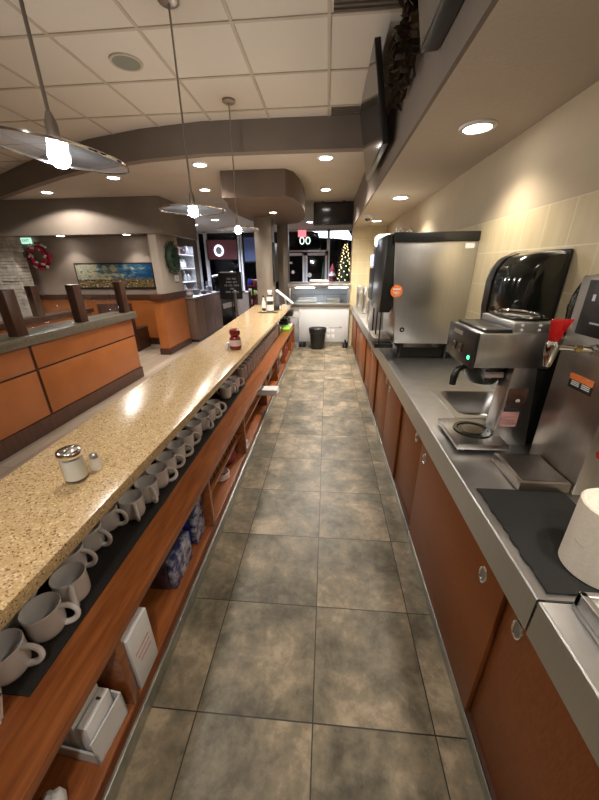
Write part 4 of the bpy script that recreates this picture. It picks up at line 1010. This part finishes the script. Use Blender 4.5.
for k, (y0, y1, lb) in enumerate(((1.40, 2.13, 'clear glass divider between the near and middle posts'), (2.27, 3.03, 'clear glass divider between the middle and far posts'))):
    tag(B((-2.985, y0, 1.021), (-2.975, y1, 1.36), .001).build('glass_divider', 'pane'), lb, 'glass panel', 'glass panels on the half wall')
# second row of booth dividers behind
e = empty('booth_partition', (-4.3, 2.9, 0), 'dark booth partition with orange panel behind the half wall', 'partition')
B((-4.4, 1.2, 0), (-4.25, 4.1, .9), .004).build('partition_body', 'orange', e); B((-4.44, 1.18, .9), (-4.21, 4.12, .97), .004).build('partition_cap', 'darkwood', e)
B((-4.37, 3.0, .97), (-4.27, 3.12, 1.4), .004).build('partition_post', 'darkwood', e)
bt = empty('booth_table', (-3.65, 2.5, 0), 'booth table behind the half wall glass', 'table')
B((-4.1, 1.9, .72), (-3.3, 2.7, .76), .008).build('table_top', 'wooddark', bt); MB().cyl((-3.7, 2.3, .02), (-3.7, 2.3, .72), .04).build('pedestal', 'black', bt); MB().cyl((-3.7, 2.3, 0), (-3.7, 2.3, .02), .25).build('table_foot', 'black', bt)
bb = empty('booth_bench', (-4.1, 4.9, 0), 'dark brown booth bench end near the mural wall', 'bench')
B((-4.6, 4.75, .0), (-3.9, 4.83, .98), .01).build('backrest', 'darkwood', bb); B((-4.6, 4.83, .0), (-3.92, 5.3, .45), .01).build('seat', 'darkwood', bb)
# mural
e = empty('mural_picture', (-4.53, 5.48, 1.24), 'long framed landscape picture on the booth wall', 'picture')
MB().prism([(-5.42, 1.22), (-3.66, 1.22), (-3.66, 1.74), (-5.42, 1.74)], 1, 5.465, 5.498, .004).build('picture_frame', 'black', e)
B((-5.39, 5.460, 1.25), (-3.69, 5.466, 1.71)).build('picture_print', 'mural', e)
# red wreath
wr = empty('red_wreath', (-6.15, 5.44, 1.85), 'red and white bauble wreath hanging on the booth wall', 'wreath')
cx, cz = -6.12, 1.86
MB().tube([(cx + .20 * math.cos(t), 5.44, cz + .20 * math.sin(t)) for t in [2 * PI * q / 28 for q in range(28)]], .035, 10, True).build('wreath_ring', 'redcloth', wr, 80)
obs = {}
random.seed(5)
for k in range(88):
    t = k * 2 * PI / 88 * 3.0 + .15 * math.sin(k * 5); rr_ = .19 + .065 * math.cos(k * 2.1); mm_ = 'redball' if k % 5 < 3 else 'whiteball'
    if mm_ not in obs: obs[mm_] = MB().ball((0, 0, 0), .026, u=10, v=7).build('bauble', mm_, wr, 80); o = obs[mm_]
    else: o = obs[mm_].copy(); COL.objects.link(o)
    o.location = Vector((cx + rr_ * math.cos(t), 5.435 - .05 * abs(math.sin(k * 2.1)), cz + rr_ * math.sin(t))) - wloc(wr)
e = empty('exit_sign', (-6.3, 5.4, 2.05), 'small pale green exit sign above the red wreath', 'exit sign')
B((-6.42, 5.42, 2.125), (-6.2, 5.45, 2.24), .003).build('sign_box', 'exitgreen', e)
B((-6.33, 5.45, 2.16), (-6.29, 5.499, 2.20)).build('wall_bracket', 'white', e)
text('EXIT', .075, Matrix.Translation((-6.31, 5.4185, 2.185)) @ Matrix.Rotation(PI / 2, 4, 'X'), 'ink', 'lettering', e)
# dark wreath and switch on the pillar
o = MB(); random.seed(8)
o.tube([(-3.01, 5.05 + .17 * math.cos(t), 1.80 + .20 * math.sin(t)) for t in [2 * PI * q / 24 for q in range(24)]], .055, 8, True)
for k in range(900):
    t = random.uniform(0, 2 * PI); R_ = .17 + random.uniform(-.13, .11)
    p = Vector((-2.99 + random.uniform(-.06, .04), 5.05 + R_ * math.cos(t), 1.80 + R_ * 1.1 * math.sin(t))); a = Vector((random.uniform(0, 1), random.uniform(-1, 1), random.uniform(-1, 1))).normalized() * .05; b = a.orthogonal().normalized() * .008
    o.bm.faces.new([o.bm.verts.new(v) for v in (p - b, p + a, p + b)])
tag(o.build('pine_wreath', 'greenleaf', ang=70), 'dark green pine wreath hanging on the grey pillar', 'wreath')
e = empty('wall_controller', (-3.07, 5.22, 1.4), 'white control box on the grey pillar below the pine wreath', 'controller')
B((-3.069, 5.14, 1.37), (-3.045, 5.30, 1.49), .004).build('box_body', 'white', e); B((-3.0455, 5.17, 1.42), (-3.043, 5.24, 1.46)).build('box_display', 'frame', e)

# retail counter and clutter near the entrance
rc = empty('retail_counter', (-3.3, 6.6, 0), 'grey-brown wooden retail counter beyond the pillar', 'counter')
B((-3.7, 5.72, .06), (-2.95, 7.6, .98), .004).build('counter_body', 'greybrown', rc); B((-3.72, 5.7, .98), (-2.92, 7.62, 1.02), .004).build('counter_top', 'steel', rc); B((-3.68, 5.74, 0), (-2.97, 7.58, .06)).build('plinth', 'black', rc)
for y in (6.3, 6.95): B((-2.951, y, .1), (-2.946, y + .006, .95)).build('panel_groove', 'ink', rc)
B((-2.95, 5.72, 1.02), (-2.945, 6.9, 1.32)).build('sneeze_guard', 'pane', rc)
random.seed(21)
kinds = [('white_dish', 'white', 'white dish'), ('pastry_plate', 'label', 'pink pastry plate'), ('glass_jar', 'glass', 'clear jar')]
for k in range(7):
    nm, m_, w_ = kinds[k % 3]; y = 5.85 + .22 * k; h = .06 + .12 * random.random()
    o = MB().lathe([(0, 0), (.06, 0), (.09, h * .5), (.085, h), (0, h)], (-3.1 - .1 * (k % 2), y, 1.021), 18)
    tag(o.build(nm, m_), '%s on the retail counter, %s from the pillar' % (w_, ORD[k]), 'dish')
sh = empty('display_shelf', (-4.1, 7.4, 0), 'white display shelf full of small goods behind the retail counter', 'shelf')
for z in (.9, 1.25, 1.6, 1.95): B((-4.6, 6.8, z), (-3.9, 8.4, z + .02)).build('shelf_board', 'white', sh)
for y in (6.8, 8.38): B((-4.6, y, 0), (-3.9, y + .02, 2.2)).build('side_panel', 'frame', sh)
B((-4.62, 6.8, 0), (-4.6, 8.4, 2.2)).build('back_panel', 'night', sh)
n = 0
cols = ['white', 'steelv', 'paper', 'card', 'frame', 'darkpack', 'pinklabel']
for z, rw in ((.92, 'lowest'), (1.27, 'second'), (1.62, 'third'), (1.97, 'top')):
    for k in range(7):
        y = 6.9 + .21 * k + random.uniform(-.03, .03); h = random.uniform(.10, .26); r_ = random.uniform(.04, .08)
        o = MB().lathe([(0, 0), (r_, 0), (r_ * 1.05, h * .6), (r_ * .6, h * .85), (r_ * .6, h), (0, h)], (-4.0 - random.random() * .15, y, z + .0205), 14)
        tag(o.build('shelf_jar', random.choice(cols)), 'small jar on the %s board of the white display shelf, %s along it' % (rw, ORD[k]), 'jar', 'goods on the display shelf')
# leaning panel with white frame
ap = empty('leaning_panel', (-2.85, 8.2, 0), 'dark leaning display panel with white edge beside the retail counter', 'display panel')
mt = Matrix.Translation((-2.88, 8.2, .02)) @ Matrix.Rotation(math.radians(18), 4, 'X') @ Matrix.Rotation(math.radians(35), 4, 'Z')
MB().box((-.28, -.02, .03), (.28, .02, 1.5), .004, mtx=mt).build('panel_body', 'screen', ap)
o = MB(); o.box((.26, -.026, .0), (.31, .026, 1.52), .004, mtx=mt); o.box((-.30, -.026, 1.48), (.31, .026, 1.53), .004, mtx=mt); o.build('panel_edge', 'whiteframe', ap)
MB().box((-.16, -.0225, .55), (.16, -.0195, .70), mtx=mt).build('price_card', 'white', ap); MB().box((-.10, -.0225, .9), (.08, -.0195, 1.05), mtx=mt).build('round_mark', 'frame', ap)
# letter board on stand
lb_ = empty('letter_board', (-2.45, 7.0, 0), 'black letter board sign with white lettering on a stand', 'sign')
B((-2.76, 6.98, .86), (-2.17, 7.02, 1.52), .006).build('board', 'board', lb_)
MB().cyl((-2.46, 7.0, .02), (-2.46, 7.0, .86), .018, seg=12).build('stand_pole', 'black', lb_); MB().cyl((-2.46, 7.0, 0), (-2.46, 7.0, .02), .16).build('stand_foot', 'black', lb_)
B((-2.70, 6.974, 1.50), (-2.30, 6.98, 1.53)).build('top_strip', 'white', lb_)
random.seed(4)
for z, ws in ((1.36, (3, 3)), (1.28, (4, 3)), (1.20, (2, 3, 4)), (1.12, (3,)), (1.04, (4, 5))):
    tot = sum(ws) * .036 + (len(ws) - 1) * .03; x = -2.42 - tot / 2
    for w_ in ws:
        o = MB()
        for k in range(w_):
            hh = random.choice((.036, .042)); o.box((x, 6.974, z - hh / 2), (x + .008, 6.98, z + hh / 2)); o.box((x + .008, 6.974, z + hh / 2 - .009), (x + .027, 6.98, z + hh / 2))
            if random.random() > .4: o.box((x + .019, 6.974, z - hh / 2), (x + .027, 6.98, z + hh / 2))
            else: o.box((x + .008, 6.974, z - hh / 2), (x + .027, 6.98, z - hh / 2 + .008))
            x += .036
        x += .03
        o.build('lettering', 'white', lb_)
for k, (x, y, lb) in enumerate(((-2.25, 6.6, 'grey waiting-line post in front of the letter board'), (-1.95, 6.9, 'dark waiting-line post right of the letter board'), (-1.62, 6.2, 'dark waiting-line post left of the bronze column'))):
    e = empty('queue_post', (x, y, 0), lb, 'post', 'waiting-line posts by the entrance')
    MB().cyl((x, y, .02), (x, y, 1.05), .03, seg=16).build('pole', 'pillar' if k == 0 else 'darkwood', e); MB().cyl((x, y, 0), (x, y, .02), .15).build('post_foot', 'black', e); MB().lathe([(0, .06), (.03, .05), (.036, .02), (.034, 0), (0, 0)], (x, y, 1.05), 16).build('post_cap', 'frame', e)
# merchandise stand between posts and column
e = empty('merchandise_stand', (-2.0, 8.1, 0), 'dark red merchandise stand with small packs near the entrance', 'stand')
B((-2.25, 8.0, 0), (-1.7, 8.3, 1.3), .01).build('stand_body', 'darkwood', e)
for k in range(4):
    B((-2.25, 7.95, .35 + .26 * k), (-1.7, 8.0, .37 + .26 * k)).build('stand_shelf', 'redcloth', e)
random.seed(9)
for k in range(12):
    x = -2.18 + .145 * (k % 4); z = .625 + .26 * (k // 4) + .006
    tag(B((x - .045, 7.955, z), (x + .045, 7.995, z + random.uniform(.10, .18)), .004).build('snack_pack', random.choice(['white', 'redcloth', 'label', 'orangest', 'green', 'blue'])), 'small pack on the merchandise stand, %s of four in the %s row' % (ORD[k % 4], ('lower', 'middle', 'upper')[k // 4]), 'pack', 'packs on the merchandise stand')
# glowing panels standing in for a blue window pane and a maroon reflection
e = empty('blue_pane_panel', (-2.55, YB - .1, 1.8), 'dark blue glowing panel standing in for a window pane of the entrance wall', 'screen')
B((-2.86, YB - .10, 1.78), (-2.22, YB - .05, 2.6), .006).build('screen_body', 'black', e); B((-2.83, YB - .104, 1.83), (-2.25, YB - .100, 2.56)).build('screen_glass', 'bluepane', e)
e = empty('maroon_reflection', (-3.6, YB - .06, 1.9), 'dark maroon glow put in as a reflection in the left entrance window', 'panel')
B((-4.15, YB - .08, 1.88), (-3.08, YB - .045, 2.52), .004).build('panel_frame', 'black', e); B((-4.12, YB - .083, 1.90), (-3.11, YB - .079, 2.50)).build('panel_face', 'maroonreflect', e)
e = empty('round_sign', (-3.72, YB - .12, 2.0), 'white glowing round sign in front of the maroon reflection', 'sign')
MB().tube([(-3.72 + .14 * math.cos(t), YB - .12, 2.17 + .155 * math.sin(t)) for t in [2 * PI * q / 32 for q in range(32)]], .03, 8, True).build('sign_ring', 'ringsign', e, 80)
o = MB().cyl((-3.72, YB - .12, 2.17), (-3.72, YB - .11, 2.17), .135, seg=32); o.build('sign_disc', 'frame', e)
# screen edge on the column
e = empty('side_screen', (-1.0, 5.15, 1.3), 'slim dark screen seen edge-on at the side of the bronze column', 'screen')
B((-1.028, 4.98, 1.35), (-.985, 5.4, 2.05), .004).build('screen_body', 'black', e)

# ------------------------------------------------------------------ world and colour management
w = bpy.data.worlds.new('night'); S.world = w; w.use_nodes = True
w.node_tree.nodes['Background'].inputs['Color'].default_value = (.01, .012, .02, 1); w.node_tree.nodes['Background'].inputs['Strength'].default_value = .3
S.view_settings.view_transform = 'Standard'; S.view_settings.look = 'None'; S.view_settings.gamma = 1; S.view_settings.exposure = .12
S.view_settings.use_curve_mapping = False
S.cycles.use_denoising = True
S.cycles.max_bounces = 8; S.cycles.transparent_max_bounces = 24; S.cycles.sample_clamp_indirect = 6
S.cycles.caustics_reflective = False; S.cycles.caustics_refractive = False
